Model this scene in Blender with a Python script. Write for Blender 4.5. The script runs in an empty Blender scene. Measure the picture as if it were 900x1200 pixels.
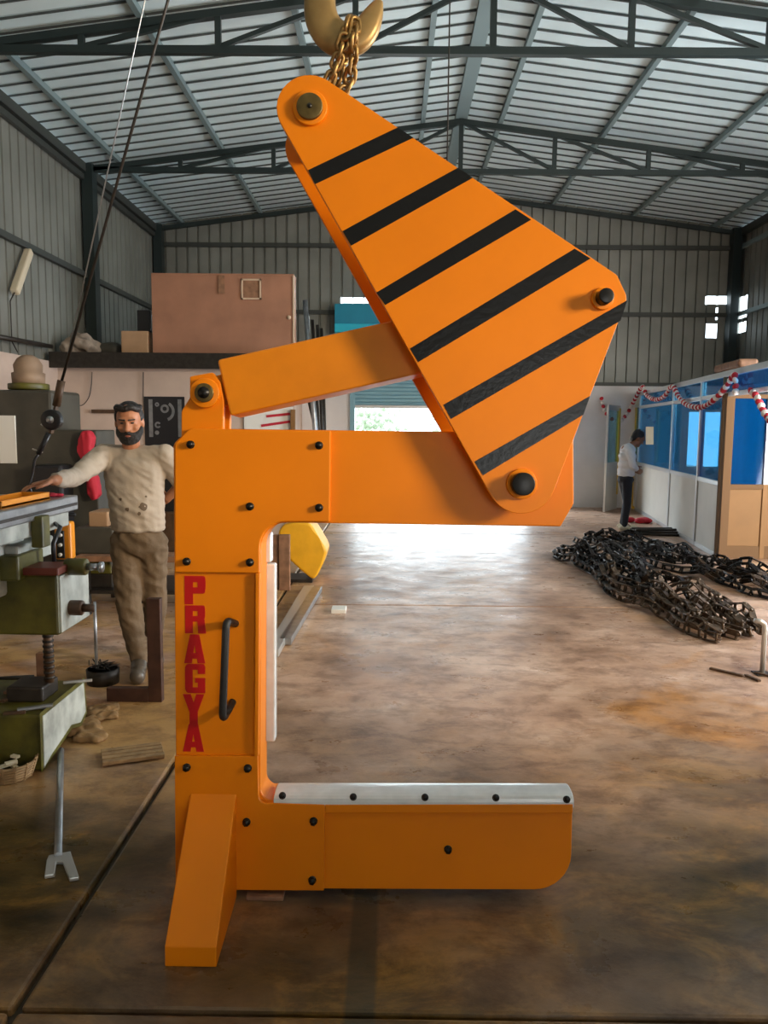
import bpy, bmesh, math, random
from mathutils import Vector, Matrix, Quaternion
R = math.radians
random.seed(7)
S = bpy.context.scene
COL = S.collection

# ------------------------------------------------------------------ camera
FPX, CAM_H = 917.0, 1.60
PITCH, YAW, ROLL = math.atan(100 / FPX), R(0.5), R(0.5)
fwd = Vector((-math.sin(YAW) * math.cos(PITCH), math.cos(YAW) * math.cos(PITCH), -math.sin(PITCH)))
rgt0 = Vector((math.cos(YAW), math.sin(YAW), 0))
up0 = rgt0.cross(fwd)
rgt = rgt0 * math.cos(ROLL) + up0 * math.sin(ROLL)
upv = rgt.cross(fwd)
CAM = Vector((0, 0, CAM_H))
cd = bpy.data.cameras.new('camera')
cam = bpy.data.objects.new('camera', cd)
COL.objects.link(cam)
cd.sensor_fit = 'VERTICAL'
cd.sensor_height = 36.0
cd.lens = FPX * 36.0 / 1200.0
cd.clip_start = 0.05
m3 = Matrix((rgt, upv, -fwd)).transposed()
cam.matrix_world = Matrix.Translation(CAM) @ m3.to_4x4()
S.camera = cam

# ------------------------------------------------------------------ view, world, lights
S.view_settings.view_transform = 'Standard'
S.view_settings.look = 'None'
S.view_settings.gamma = 1.0
S.view_settings.use_curve_mapping = False
S.view_settings.exposure = 0.0

world = bpy.data.worlds.new('world')
S.world = world
world.use_nodes = True
bg = world.node_tree.nodes['Background']
bg.inputs[0].default_value = (0.80, 0.92, 1.0, 1)
bg.inputs[1].default_value = 4.2


def area(name, loc, target, sx, sy, power, color, portal=False):
    l = bpy.data.lights.new(name, 'AREA')
    l.shape = 'RECTANGLE'
    l.size, l.size_y = sx, sy
    l.energy = power
    l.color = color
    o = bpy.data.objects.new(name, l)
    COL.objects.link(o)
    o.location = loc
    d = Vector(target) - Vector(loc)
    o.rotation_euler = d.to_track_quat('-Z', 'Y').to_euler()
    if portal:
        l.cycles.is_portal = True
    return o


# daylight through the hall's openings, plus an added side fill
area('front_doorway_daylight', (2.6, -5.9, 1.4), (2.6, 0, 1.6), 2.2, 2.6, 40, (1.0, 0.80, 0.60))
area('side_window_daylight', (6.75, -0.9, 3.30), (0.0, 2.6, 1.5), 1.5, 1.5, 800, (1.0, 0.82, 0.60))
area('side_doorway_daylight', (6.72, 6.8, 1.75), (0.0, 6.6, 3.2), 2.8, 3.4, 560, (0.92, 0.96, 1.0))  # added out of view to brighten the mid floor and roof
area('back_doorway_daylight', (1.1, 17.6, 3.6), (1.1, 12.0, 0.3), 3.6, 2.4, 1500, (0.85, 0.94, 1.0))
area('back_doorway_sky', (1.0, 15.99, 1.0), (1.0, 0, 1.0), 3.4, 2.0, 1, (1, 1, 1), True)
area('front_doorway_sky', (2.6, -5.95, 1.4), (2.6, 0, 1.4), 2.4, 2.8, 1, (1, 1, 1), True)


# ------------------------------------------------------------------ pixel helpers (900 x 1200 frame -> points of the place)
def ray(px, py):
    return (fwd + rgt * ((px - 450) / FPX) + upv * ((600 - py) / FPX))


def at(px, py, Y):
    d = ray(px, py)
    return CAM + d * (Y / d.y)


def gnd(px, py, z=0.0):
    d = ray(px, py)
    return CAM + d * ((z - CAM_H) / d.z)


def onx(px, py, X):
    d = ray(px, py)
    return CAM + d * (X / d.x)


# ------------------------------------------------------------------ materials
MATS = {}


def mat(name, col, rough=0.5, metal=0.0, var=0.0, vscale=6.0, col2=None, bump=0.0, bscale=40.0,
        coat=0.0, emit=None, estr=0.0, spec=0.5, rvar=0.0, detail=6.0, sharp=(0.35, 0.65)):
    if name in MATS:
        return MATS[name]
    m = bpy.data.materials.new(name)
    m.use_nodes = True
    nt = m.node_tree
    b = nt.nodes['Principled BSDF']
    b.inputs['Base Color'].default_value = (*col, 1)
    b.inputs['Roughness'].default_value = rough
    b.inputs['Metallic'].default_value = metal
    b.inputs['Specular IOR Level'].default_value = spec
    b.inputs['Coat Weight'].default_value = coat
    b.inputs['Coat Roughness'].default_value = 0.15
    if emit:
        b.inputs['Emission Color'].default_value = (*emit, 1)
        b.inputs['Emission Strength'].default_value = estr
    tc = nt.nodes.new('ShaderNodeTexCoord')
    if var > 0 or col2:
        n = nt.nodes.new('ShaderNodeTexNoise')
        n.inputs['Scale'].default_value = vscale
        n.inputs['Detail'].default_value = detail
        nt.links.new(tc.outputs['Object'], n.inputs['Vector'])
        r = nt.nodes.new('ShaderNodeValToRGB')
        r.color_ramp.elements[0].position = sharp[0]
        r.color_ramp.elements[1].position = sharp[1]
        c2 = col2 if col2 else tuple(max(0, c * (1 - var)) for c in col)
        r.color_ramp.elements[0].color = (*c2, 1)
        r.color_ramp.elements[1].color = (*col, 1)
        nt.links.new(n.outputs['Fac'], r.inputs['Fac'])
        nt.links.new(r.outputs['Color'], b.inputs['Base Color'])
        if rvar > 0:
            mr = nt.nodes.new('ShaderNodeMapRange')
            mr.inputs['To Min'].default_value = max(0.02, rough - rvar)
            mr.inputs['To Max'].default_value = min(1, rough + rvar)
            nt.links.new(n.outputs['Fac'], mr.inputs['Value'])
            nt.links.new(mr.outputs['Result'], b.inputs['Roughness'])
    if bump > 0:
        n2 = nt.nodes.new('ShaderNodeTexNoise')
        n2.inputs['Scale'].default_value = bscale
        n2.inputs['Detail'].default_value = 4
        nt.links.new(tc.outputs['Object'], n2.inputs['Vector'])
        bp = nt.nodes.new('ShaderNodeBump')
        bp.inputs['Strength'].default_value = bump
        bp.inputs['Distance'].default_value = 0.01
        nt.links.new(n2.outputs['Fac'], bp.inputs['Height'])
        nt.links.new(bp.outputs['Normal'], b.inputs['Normal'])
    MATS[name] = m
    return m


def glass_mat(name, tint, body, clear=0.4, rough=0.05):
    """tinted window film: part clear, part coloured film, with a gloss"""
    m = bpy.data.materials.new(name)
    m.use_nodes = True
    nt = m.node_tree
    nt.nodes.clear()
    out = nt.nodes.new('ShaderNodeOutputMaterial')
    tr = nt.nodes.new('ShaderNodeBsdfTransparent')
    tr.inputs[0].default_value = (*tint, 1)
    df = nt.nodes.new('ShaderNodeBsdfDiffuse')
    df.inputs[0].default_value = (*body, 1)
    gl = nt.nodes.new('ShaderNodeBsdfGlossy')
    gl.inputs['Roughness'].default_value = rough
    lw = nt.nodes.new('ShaderNodeLayerWeight')
    lw.inputs[0].default_value = 0.5
    pw = nt.nodes.new('ShaderNodeMath')
    pw.operation = 'POWER'
    pw.inputs[1].default_value = 5.0
    nt.links.new(lw.outputs['Facing'], pw.inputs[0])
    fr = nt.nodes.new('ShaderNodeMath')
    fr.operation = 'MULTIPLY_ADD'
    fr.inputs[1].default_value = 0.5
    fr.inputs[2].default_value = 0.025
    nt.links.new(pw.outputs[0], fr.inputs[0])
    m1 = nt.nodes.new('ShaderNodeMixShader')
    m1.inputs[0].default_value = 1 - clear
    m2 = nt.nodes.new('ShaderNodeMixShader')
    nt.links.new(tr.outputs[0], m1.inputs[1])
    nt.links.new(df.outputs[0], m1.inputs[2])
    nt.links.new(fr.outputs[0], m2.inputs[0])
    nt.links.new(m1.outputs[0], m2.inputs[1])
    nt.links.new(gl.outputs[0], m2.inputs[2])
    nt.links.new(m2.outputs[0], out.inputs[0])
    MATS[name] = m
    return m


def floor_mat():
    m = bpy.data.materials.new('stained_concrete')
    m.use_nodes = True
    nt = m.node_tree
    L = nt.links.new
    b = nt.nodes['Principled BSDF']
    b.inputs['Specular IOR Level'].default_value = 0.32
    geo = nt.nodes.new('ShaderNodeNewGeometry')

    def noise(scale, detail=8, rough=0.6, stretch=(1, 1, 1), dist=0.0):
        mp = nt.nodes.new('ShaderNodeMapping')
        mp.inputs['Scale'].default_value = stretch
        L(geo.outputs['Position'], mp.inputs['Vector'])
        n = nt.nodes.new('ShaderNodeTexNoise')
        n.inputs['Scale'].default_value = scale
        n.inputs['Detail'].default_value = detail
        n.inputs['Roughness'].default_value = rough
        n.inputs['Distortion'].default_value = dist
        L(mp.outputs[0], n.inputs['Vector'])
        return n.outputs['Fac']

    def ramp(f, stops):
        r = nt.nodes.new('ShaderNodeValToRGB')
        e = r.color_ramp.elements
        e[0].position, e[0].color = stops[0][0], (*stops[0][1], 1)
        e[1].position, e[1].color = stops[-1][0], (*stops[-1][1], 1)
        for p, c in stops[1:-1]:
            k = e.new(p)
            k.color = (*c, 1)
        L(f, r.inputs[0])
        return r.outputs[0]

    def mix(f, a, c, mode='MIX'):
        x = nt.nodes.new('ShaderNodeMix')
        x.data_type = 'RGBA'
        x.blend_type = mode
        if isinstance(f, float):
            x.inputs[0].default_value = f
        else:
            L(f, x.inputs[0])
        for s, v in ((x.inputs[6], a), (x.inputs[7], c)):
            if isinstance(v, tuple):
                s.default_value = (*v, 1)
            else:
                L(v, s)
        return x.outputs[2]

    base = ramp(noise(1.1, 9, 0.65), [(0.32, (0.26, 0.145, 0.09)), (0.5, (0.48, 0.305, 0.21)), (0.68, (0.68, 0.49, 0.38))])
    # oil and dirt: dense round the machine (near ground), thinning further in
    sep = nt.nodes.new('ShaderNodeSeparateXYZ')
    L(geo.outputs['Position'], sep.inputs[0])
    near = nt.nodes.new('ShaderNodeMapRange')
    near.inputs['From Min'].default_value = 4.9
    near.inputs['From Max'].default_value = 2.7
    L(sep.outputs['Y'], near.inputs['Value'])
    w = noise(0.9, 4, 0.5)
    add = nt.nodes.new('ShaderNodeMath')
    add.operation = 'MULTIPLY_ADD'
    add.use_clamp = True
    L(near.outputs[0], add.inputs[0])
    add.inputs[1].default_value = 1.0
    sub = nt.nodes.new('ShaderNodeMath')
    sub.operation = 'MULTIPLY_ADD'
    L(w, sub.inputs[0])
    sub.inputs[1].default_value = 1.6
    sub.inputs[2].default_value = -0.9
    L(sub.outputs[0], add.inputs[2])
    oily = ramp(noise(2.2, 10, 0.7, (1, 1.6, 1), 0.6), [(0.34, (0.026, 0.019, 0.006)), (0.5, (0.090, 0.054, 0.014)), (0.64, (0.235, 0.125, 0.026))])
    c = mix(add.outputs[0], base, oily)
    # ochre patches
    och = ramp(noise(0.75, 6, 0.6, (1, 1, 1), 1.0), [(0.56, (0, 0, 0)), (0.68, (1, 1, 1))])
    c = mix(mix(0.7, (0.0, 0.0, 0.0), och), c, (0.46, 0.20, 0.035))
    # warm sunlit tone round the milling machine, painted into the floor colour
    def smooth(sock, lo, hi):
        a = nt.nodes.new('ShaderNodeMapRange')
        a.interpolation_type = 'SMOOTHSTEP'
        a.inputs['From Min'].default_value = lo
        a.inputs['From Max'].default_value = hi
        L(sock, a.inputs[0])
        return a.outputs[0]

    def mul(*fs):
        o_ = fs[0]
        for f in fs[1:]:
            x = nt.nodes.new('ShaderNodeMath')
            x.operation = 'MULTIPLY'
            L(o_, x.inputs[0])
            if isinstance(f, float):
                x.inputs[1].default_value = f
            else:
                L(f, x.inputs[1])
            o_ = x.outputs[0]
        return o_
    warm_light = mul(smooth(sep.outputs['X'], -0.5, -1.0), smooth(sep.outputs['Y'], 2.9, 3.5), smooth(noise(1.6, 7, 0.6, (1, 1, 1), 0.8), 0.36, 0.58), 0.85)
    c = mix(warm_light, c, (0.52, 0.31, 0.115))
    # fine streaks and scuffs across the hall
    sc = ramp(noise(5.0, 10, 0.75, (0.8, 1.2, 1), 0.3), [(0.38, (0.50, 0.45, 0.42)), (0.54, (1, 1, 1))])
    c = mix(0.85, c, sc, 'MULTIPLY')
    # long dark band on the ground in front of the machine
    def band(sock, lo, hi, soft):
        a = nt.nodes.new('ShaderNodeMapRange')
        a.inputs['From Min'].default_value = lo - soft
        a.inputs['From Max'].default_value = lo + soft
        L(sock, a.inputs[0])
        d = nt.nodes.new('ShaderNodeMapRange')
        d.inputs['From Min'].default_value = hi + soft
        d.inputs['From Max'].default_value = hi - soft
        L(sock, d.inputs[0])
        x = nt.nodes.new('ShaderNodeMath')
        x.operation = 'MULTIPLY'
        L(a.outputs[0], x.inputs[0])
        L(d.outputs[0], x.inputs[1])
        return x.outputs[0]
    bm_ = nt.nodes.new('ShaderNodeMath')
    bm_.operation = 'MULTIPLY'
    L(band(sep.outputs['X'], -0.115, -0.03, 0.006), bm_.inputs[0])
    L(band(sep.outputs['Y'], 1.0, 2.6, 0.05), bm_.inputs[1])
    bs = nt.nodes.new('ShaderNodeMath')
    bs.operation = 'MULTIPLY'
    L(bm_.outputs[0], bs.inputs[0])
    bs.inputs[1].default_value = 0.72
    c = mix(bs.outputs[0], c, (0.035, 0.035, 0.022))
    L(c, b.inputs['Base Color'])
    rr = nt.nodes.new('ShaderNodeMapRange')
    rr.inputs['From Min'].default_value = 0.3
    rr.inputs['From Max'].default_value = 0.7
    rr.inputs['To Min'].default_value = 0.22
    rr.inputs['To Max'].default_value = 0.46
    L(noise(3.0, 8, 0.65, (0.9, 1.1, 1)), rr.inputs[0])
    L(rr.outputs[0], b.inputs['Roughness'])
    bp = nt.nodes.new('ShaderNodeBump')
    bp.inputs['Strength'].default_value = 0.25
    bp.inputs['Distance'].default_value = 0.01
    L(noise(9.0, 8, 0.7, (0.9, 1.1, 1)), bp.inputs['Height'])
    L(bp.outputs[0], b.inputs['Normal'])
    return m


M = MATS
mat('yellow_paint', (0.80, 0.220, 0.001), 0.42, 0, 0.08, 3.0, bump=0.04, bscale=25, spec=0.28)
mat('yellow_link', (0.76, 0.235, 0.003), 0.40, 0, 0.16, 5.0, bump=0.05, bscale=18, spec=0.4)
mat('black_gloss', (0.006, 0.006, 0.006), 0.30, spec=0.35, bump=0.10, bscale=60)
mat('black_bolt', (0.012, 0.011, 0.010), 0.35, 0.4)
mat('black_rubber', (0.012, 0.012, 0.012), 0.5)
mat('pin_brass', (0.20, 0.14, 0.05), 0.45, 0.8, 0.4, 30)
mat('red_vinyl', (0.50, 0.004, 0.006), 0.4)
mat('white_pad', (0.78, 0.80, 0.80), 0.22, 0, 0.15, 14, coat=0.4)
mat('bronze_hook', (0.42, 0.27, 0.10), 0.42, 0.55, 0.35, 9)
mat('bronze_chain', (0.40, 0.24, 0.08), 0.38, 0.7, 0.4, 25)
mat('roof_sheet', (0.64, 0.77, 0.80), 0.5, 0.05, 0.16, 1.2)
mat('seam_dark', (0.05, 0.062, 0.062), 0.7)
mat('wall_sheet', (0.25, 0.255, 0.228), 0.50, 0.35, 0.22, 1.5)
mat('truss_paint', (0.014, 0.024, 0.024), 0.5, 0.2)
mat('purlin_paint', (0.20, 0.27, 0.28), 0.5, 0.3)
mat('column_paint', (0.045, 0.05, 0.045), 0.5, 0.2)
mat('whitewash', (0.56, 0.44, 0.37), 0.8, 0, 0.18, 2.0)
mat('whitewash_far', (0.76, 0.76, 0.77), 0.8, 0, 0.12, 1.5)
mat('joint_dirt', (0.05, 0.038, 0.024), 0.9)
mat('rust_steel', (0.075, 0.032, 0.020), 0.55, 0.2, 0.4, 12)
mat('plywood', (0.36, 0.17, 0.10), 0.6, 0, 0.20, 3.0, bump=0.05)
mat('plywood_edge', (0.55, 0.40, 0.28), 0.6)
mat('wood_old', (0.30, 0.15, 0.08), 0.7, 0, 0.4, 12)
mat('green_machine', (0.115, 0.105, 0.012), 0.45, 0, 0.6, 7.0, bump=0.08)
mat('pale_machine', (0.50, 0.53, 0.48), 0.5, 0, 0.45, 9.0)
mat('steel', (0.42, 0.44, 0.46), 0.32, 0.8, 0.3, 12)
mat('dark_steel', (0.045, 0.038, 0.032), 0.45, 0.5, 0.4, 15)
mat('oily_brown', (0.11, 0.06, 0.03), 0.5, 0.2, 0.5, 15)
mat('red_tray', (0.16, 0.03, 0.015), 0.5, 0, 0.3, 10)
mat('dark_machine', (0.07, 0.065, 0.05), 0.55, 0.1, 0.35, 4)
mat('dome_tan', (0.30, 0.20, 0.13), 0.6, 0, 0.3, 6)
mat('yellow_plastic', (0.75, 0.27, 0.01), 0.4)
mat('yellow_tarp', (0.85, 0.42, 0.01), 0.45, 0, 0.15, 5, bump=0.3, bscale=10)
mat('grey_sack', (0.33, 0.26, 0.20), 0.85, 0, 0.4, 8, bump=0.5, bscale=12)
mat('sweater', (0.40, 0.335, 0.265), 0.9, 0, 0.16, 5, bump=0.9, bscale=9)
mat('sweater_stain', (0.12, 0.085, 0.055), 0.9)
mat('trousers', (0.15, 0.10, 0.055), 0.85, 0, 0.3, 5, bump=1.0, bscale=11)
mat('skin', (0.42, 0.175, 0.085), 0.5, 0, 0.12, 20)
mat('skin_dark', (0.24, 0.10, 0.05), 0.5)
mat('hair_black', (0.012, 0.009, 0.008), 0.55, 0, bump=0.8, bscale=60)
mat('beard_black', (0.010, 0.008, 0.007), 0.7, 0, bump=0.8, bscale=80)
mat('lips', (0.30, 0.09, 0.06), 0.45)
mat('eye_white', (0.65, 0.6, 0.55), 0.3)
mat('shoe_leather', (0.10, 0.08, 0.06), 0.35, 0.0, 0.3, 10)
mat('shoe_gloss', (0.35, 0.36, 0.38), 0.2, 0.6)
mat('white_shirt', (0.74, 0.74, 0.76), 0.85, bump=0.2, bscale=30)
mat('navy_cloth', (0.012, 0.014, 0.022), 0.8)
mat('aluminium', (0.62, 0.63, 0.64), 0.35, 0.5)
mat('laminate', (0.70, 0.68, 0.62), 0.5, 0, 0.08, 3)
mat('laminate_tan', (0.23, 0.11, 0.032), 0.75, 0, 0.12, 3)
mat('laminate_brown', (0.15, 0.08, 0.036), 0.75, spec=0.15)
mat('frame_yellow', (0.70, 0.45, 0.05), 0.5)
mat('paper', (0.75, 0.74, 0.70), 0.7)
mat('paper_cream', (0.72, 0.66, 0.50), 0.7)
mat('cloth_red', (0.45, 0.012, 0.03), 0.75, bump=0.3, bscale=15)
mat('flower_red', (0.50, 0.015, 0.03), 0.8, bump=0.5, bscale=60)
mat('flower_white', (0.80, 0.76, 0.74), 0.8, bump=0.5, bscale=60)
mat('blue_sheet', (0.01, 0.27, 0.42), 0.45, 0, 0.1, 3)
mat('cyan_sheet', (0.02, 0.48, 0.66), 0.4)
mat('shutter_blue', (0.22, 0.42, 0.52), 0.45, 0.3)
mat('cardboard', (0.40, 0.24, 0.13), 0.8, 0, 0.15, 6)
mat('plastic_black', (0.015, 0.015, 0.017), 0.35)
mat('tube_cream', (0.60, 0.52, 0.38), 0.4)
mat('rag_brown', (0.28, 0.16, 0.06), 0.9, 0, 0.5, 14, bump=0.5, bscale=20)
mat('wicker', (0.38, 0.24, 0.11), 0.8, 0, 0.4, 20)
mat('foliage_out', (0.55, 0.64, 0.46), 0.8, 0, 0.4, 5)
mat('asphalt_out', (0.55, 0.54, 0.5), 0.9)
mat('chain_black', (0.022, 0.019, 0.017), 0.38, 0.55, 0.5, 20)
mat('chain_brown', (0.125, 0.082, 0.05), 0.45, 0.5, 0.5, 20)
mat('galv_pipe', (0.50, 0.50, 0.48), 0.35, 0.6)
glass_mat('blue_glass', (0.34, 0.72, 0.97), (0.006, 0.17, 0.42), 0.58)
glass_mat('deep_blue_glass', (0.10, 0.45, 0.85), (0.0, 0.055, 0.17), 0.45)
glass_mat('bright_glass', (0.62, 0.90, 1.0), (0.05, 0.25, 0.4), 0.8)
FLOOR = floor_mat()


# ------------------------------------------------------------------ mesh helpers
class MB:
    def __init__(s):
        s.v, s.f, s.sm = [], [], []

    def add(s, vs, fs, smooth=False):
        k = len(s.v)
        s.v += [tuple(x) for x in vs]
        s.f += [tuple(i + k for i in f) for f in fs]
        s.sm += [smooth] * len(fs)
        return s

    def box(s, x0, x1, y0, y1, z0, z1):
        x0, x1 = min(x0, x1), max(x0, x1)
        y0, y1 = min(y0, y1), max(y0, y1)
        z0, z1 = min(z0, z1), max(z0, z1)
        v = [(x0, y0, z0), (x1, y0, z0), (x1, y1, z0), (x0, y1, z0), (x0, y0, z1), (x1, y0, z1), (x1, y1, z1), (x0, y1, z1)]
        return s.add(v, [(3, 2, 1, 0), (4, 5, 6, 7), (0, 1, 5, 4), (1, 2, 6, 5), (2, 3, 7, 6), (3, 0, 4, 7)])

    def bar(s, a, b, w, h=None, up=(0, 0, 1)):
        """square bar from a to b"""
        a, b = Vector(a), Vector(b)
        h = h or w
        d = (b - a).normalized()
        u = Vector(up)
        if abs(d.dot(u)) > 0.98:
            u = Vector((0, 1, 0))
        x = d.cross(u).normalized()
        z = x.cross(d)
        vs = []
        for p in (a, b):
            for (i, j) in ((-1, -1), (1, -1), (1, 1), (-1, 1)):
                vs.append(p + x * (i * w / 2) + z * (j * h / 2))
        return s.add(vs, [(0, 1, 2, 3), (7, 6, 5, 4), (4, 5, 1, 0), (5, 6, 2, 1), (6, 7, 3, 2), (7, 4, 0, 3)])

    def prism(s, pts, y0, y1, fn=None):
        """polygon in (x, z) extruded along y; counter-clockwise seen from -y"""
        ar = sum(pts[i - 1][0] * pts[i][1] - pts[i][0] * pts[i - 1][1] for i in range(len(pts)))
        if ar < 0:
            pts = pts[::-1]
        n = len(pts)
        fn = fn or (lambda x, y, z: (x, y, z))
        vs = [fn(x, y0, z) for x, z in pts] + [fn(x, y1, z) for x, z in pts]
        fs = [tuple(range(n)), tuple(range(2 * n - 1, n - 1, -1))]
        for i in range(n):
            j = (i + 1) % n
            fs.append((i, i + n, j + n, j))
        return s.add(vs, fs)

    def tube(s, pts, r, n=10, cap=True, closed=False):
        pts = [Vector(p) for p in pts]
        rs = r if isinstance(r, (list, tuple)) else [r] * len(pts)
        N = len(pts)
        vs, fs = [], []
        prev = None
        for i, p in enumerate(pts):
            if closed:
                d = (pts[(i + 1) % N] - pts[i - 1]).normalized()
            else:
                d = (pts[min(i + 1, N - 1)] - pts[max(i - 1, 0)]).normalized()
            if prev is None:
                u = Vector((0, 0, 1)) if abs(d.z) < 0.9 else Vector((0, 1, 0))
                x = d.cross(u).normalized()
            else:
                x = (prev - d * prev.dot(d)).normalized()
            prev = x
            y = d.cross(x)
            for k in range(n):
                t = 2 * math.pi * k / n
                vs.append(p + (x * math.cos(t) + y * math.sin(t)) * rs[i])
        for i in range(N if closed else N - 1):
            for k in range(n):
                a, b = i * n + k, i * n + (k + 1) % n
                c, d_ = ((i + 1) % N) * n + (k + 1) % n, ((i + 1) % N) * n + k
                fs.append((a, b, c, d_))
        if cap and not closed:
            fs.append(tuple(range(n - 1, -1, -1)))
            fs.append(tuple(range((N - 1) * n, N * n)))
        return s.add(vs, fs, True)

    def cyl(s, a, b, r, n=20, r2=None):
        return s.tube([a, b], [r, r2 if r2 is not None else r], n)

    def ball(s, c, rx, ry=None, rz=None, n=14, rot=None):
        ry = ry or rx
        rz = rz or rx
        c = Vector(c)
        vs, fs = [], []
        m = n // 2 + 1
        for i in range(1, m):
            t = math.pi * i / m
            for k in range(n):
                p = 2 * math.pi * k / n
                q = Vector((rx * math.sin(t) * math.cos(p), ry * math.sin(t) * math.sin(p), rz * math.cos(t)))
                if rot:
                    q = rot @ q
                vs.append(c + q)
        t0, t1 = Vector((0, 0, rz)), Vector((0, 0, -rz))
        if rot:
            t0, t1 = rot @ t0, rot @ t1
        vs += [c + t0, c + t1]
        T, B = len(vs) - 2, len(vs) - 1
        for i in range(m - 2):
            for k in range(n):
                a, b = i * n + k, i * n + (k + 1) % n
                fs.append((a, a + n, b + n, b))
        for k in range(n):
            fs.append((T, k, (k + 1) % n))
            fs.append((B, (m - 2) * n + (k + 1) % n, (m - 2) * n + k))
        return s.add(vs, fs, True)

    def cap(s, a, b, ra, rb=None, n=12):
        """tapered capsule as overlapping pieces (for the voxel-remeshed bodies)"""
        rb = rb or ra
        a, b = Vector(a), Vector(b)
        k = max(2, int((b - a).length / (min(ra, rb) * 0.35)) + 1)
        for i in range(k + 1):
            t = i / k
            s.ball(a.lerp(b, t), ra + (rb - ra) * t, n=n)
        return s

    def mesh(s, name):
        me = bpy.data.meshes.new(name)
        me.from_pydata(s.v, [], s.f)
        me.polygons.foreach_set('use_smooth', s.sm)
        me.update()
        return me

    def build(s, name, material, parent=None, bevel=0.0, origin=None, segs=2):
        if origin is not None:
            o_ = Vector(origin)
            s.v = [tuple(Vector(p) - o_) for p in s.v]
        me = s.mesh(name)
        o = bpy.data.objects.new(name, me)
        COL.objects.link(o)
        me.materials.append(material if not isinstance(material, str) else MATS[material])
        if origin is not None:
            o.location = origin
        if parent is not None:
            o.parent = parent
        if bevel:
            bv = o.modifiers.new('bevel', 'BEVEL')
            bv.width = bevel
            bv.segments = segs
            bv.limit_method = 'ANGLE'
            bv.angle_limit = R(40)
        return o


def tag(o, label=None, cat=None, group=None, kind=None):
    for k, v in (('label', label), ('category', cat), ('group', group), ('kind', kind)):
        if v:
            o[k] = v
    return o


def empty(name, loc, label=None, cat=None, group=None, kind=None, rz=0.0):
    o = bpy.data.objects.new(name, None)
    COL.objects.link(o)
    o.location = loc
    o.rotation_euler = (0, 0, rz)
    o.empty_display_size = 0.1
    return tag(o, label, cat, group, kind)


class Thing:
    """an Empty at a thing's base; parts given in world coordinates"""
    def __init__(s, name, base, label, cat, group=None, kind=None):
        s.base = Vector(base)
        s.root = empty(name, base, label, cat, group, kind)

    def part(s, name, mb, material, bevel=0.0, parent=None, label=None):
        o = mb.build(name, material, None, bevel)
        o.data.transform(Matrix.Translation(-s.base))
        o.parent = parent or s.root
        if label:
            o['label'] = label
        return o


def single(name, mb, material, base, label, cat, group=None, kind=None, bevel=0.0):
    o = mb.build(name, material, None, bevel, origin=base)
    return tag(o, label, cat, group, kind)


def share(name, me, parent, loc=None, rot=None, scale=None, label=None):
    o = bpy.data.objects.new(name, me)
    COL.objects.link(o)
    o.parent = parent
    if loc is not None:
        o.location = loc
    if rot is not None:
        o.rotation_mode = 'QUATERNION' if isinstance(rot, Quaternion) else 'XYZ'
        if isinstance(rot, Quaternion):
            o.rotation_quaternion = rot
        else:
            o.rotation_euler = rot
    if scale is not None:
        o.scale = scale
    if label:
        o['label'] = label
    return o


def struct(name, mb, material, bevel=0.0, parent=None):
    o = mb.build(name, material, parent, bevel)
    if parent is None:
        o['kind'] = 'structure'
    return o


def rounded(pts, rads, n=6):
    """polygon with rounded corners"""
    out = []
    N = len(pts)
    for i in range(N):
        p = Vector(pts[i])
        r = rads[i] if isinstance(rads, (list, tuple)) else rads
        if r <= 0:
            out.append(tuple(p))
            continue
        a = (Vector(pts[i - 1]) - p)
        b = (Vector(pts[(i + 1) % N]) - p)
        la, lb = a.length, b.length
        a.normalize()
        b.normalize()
        ang = a.angle(b)
        t = min(r / math.tan(ang / 2), la * 0.49, lb * 0.49)
        r2 = t * math.tan(ang / 2)
        c = p + (a + b).normalized() * (r2 / math.sin(ang / 2))
        s0, s1 = p + a * t - c, p + b * t - c
        a0 = math.atan2(s0.y, s0.x)
        a1 = math.atan2(s1.y, s1.x)
        d = (a1 - a0 + math.pi) % (2 * math.pi) - math.pi
        for k in range(n + 1):
            q = a0 + d * k / n
            out.append((c.x + r2 * math.cos(q), c.y + r2 * math.sin(q)))
    return out


def voxel(o, size, smooth=6, factor=0.5):
    rm = o.modifiers.new('remesh', 'REMESH')
    rm.mode = 'VOXEL'
    rm.voxel_size = size
    rm.use_smooth_shade = True
    sm = o.modifiers.new('smooth', 'SMOOTH')
    sm.iterations = smooth
    sm.factor = factor
    bpy.context.view_layer.update()
    dg = bpy.context.evaluated_depsgraph_get()
    me = bpy.data.meshes.new_from_object(o.evaluated_get(dg))
    o.modifiers.clear()
    old = o.data
    o.data = me
    bpy.data.meshes.remove(old)
    return o
# ================================================================== THE HALL
XL, XR, XM = -4.74, 6.86, 1.0
YF, YB = -6.0, 16.0
ZE, ZR, ZW = 5.50, 6.25, 2.45          # eaves, ridge, top of the masonry


def roof_z(x):
    return ZR - abs(x - XM) * (ZR - ZE) / (XR - XM)


# ---- floor: dirt bed with cast slabs on it (joints stay open)
floor = struct('floor', MB().box(XL - 0.2, XR + 0.2, YF, YB + 0.2, -0.12, -0.03), 'joint_dirt')
xs = [XL, -1.02, 4.05, XR]
ys = [YF, -2.9, 1.98, 6.93, 11.75, YB]
for i in range(3):
    for j in range(5):
        gx = 0.022 if i else 0.0
        ga = 0.022 if i == 0 or i == 1 else 0.006
        gap0 = 0.012 if i == 1 else (0.005 if i == 2 else 0)
        gap1 = 0.012 if i == 0 else (0.005 if i == 1 else 0)
        gy = 0.008
        MB().box(xs[i] + gap0, xs[i + 1] - gap1, ys[j] + gy, ys[j + 1] - gy, -0.10, 0.0).build('slab', FLOOR, floor, 0.012)


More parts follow.
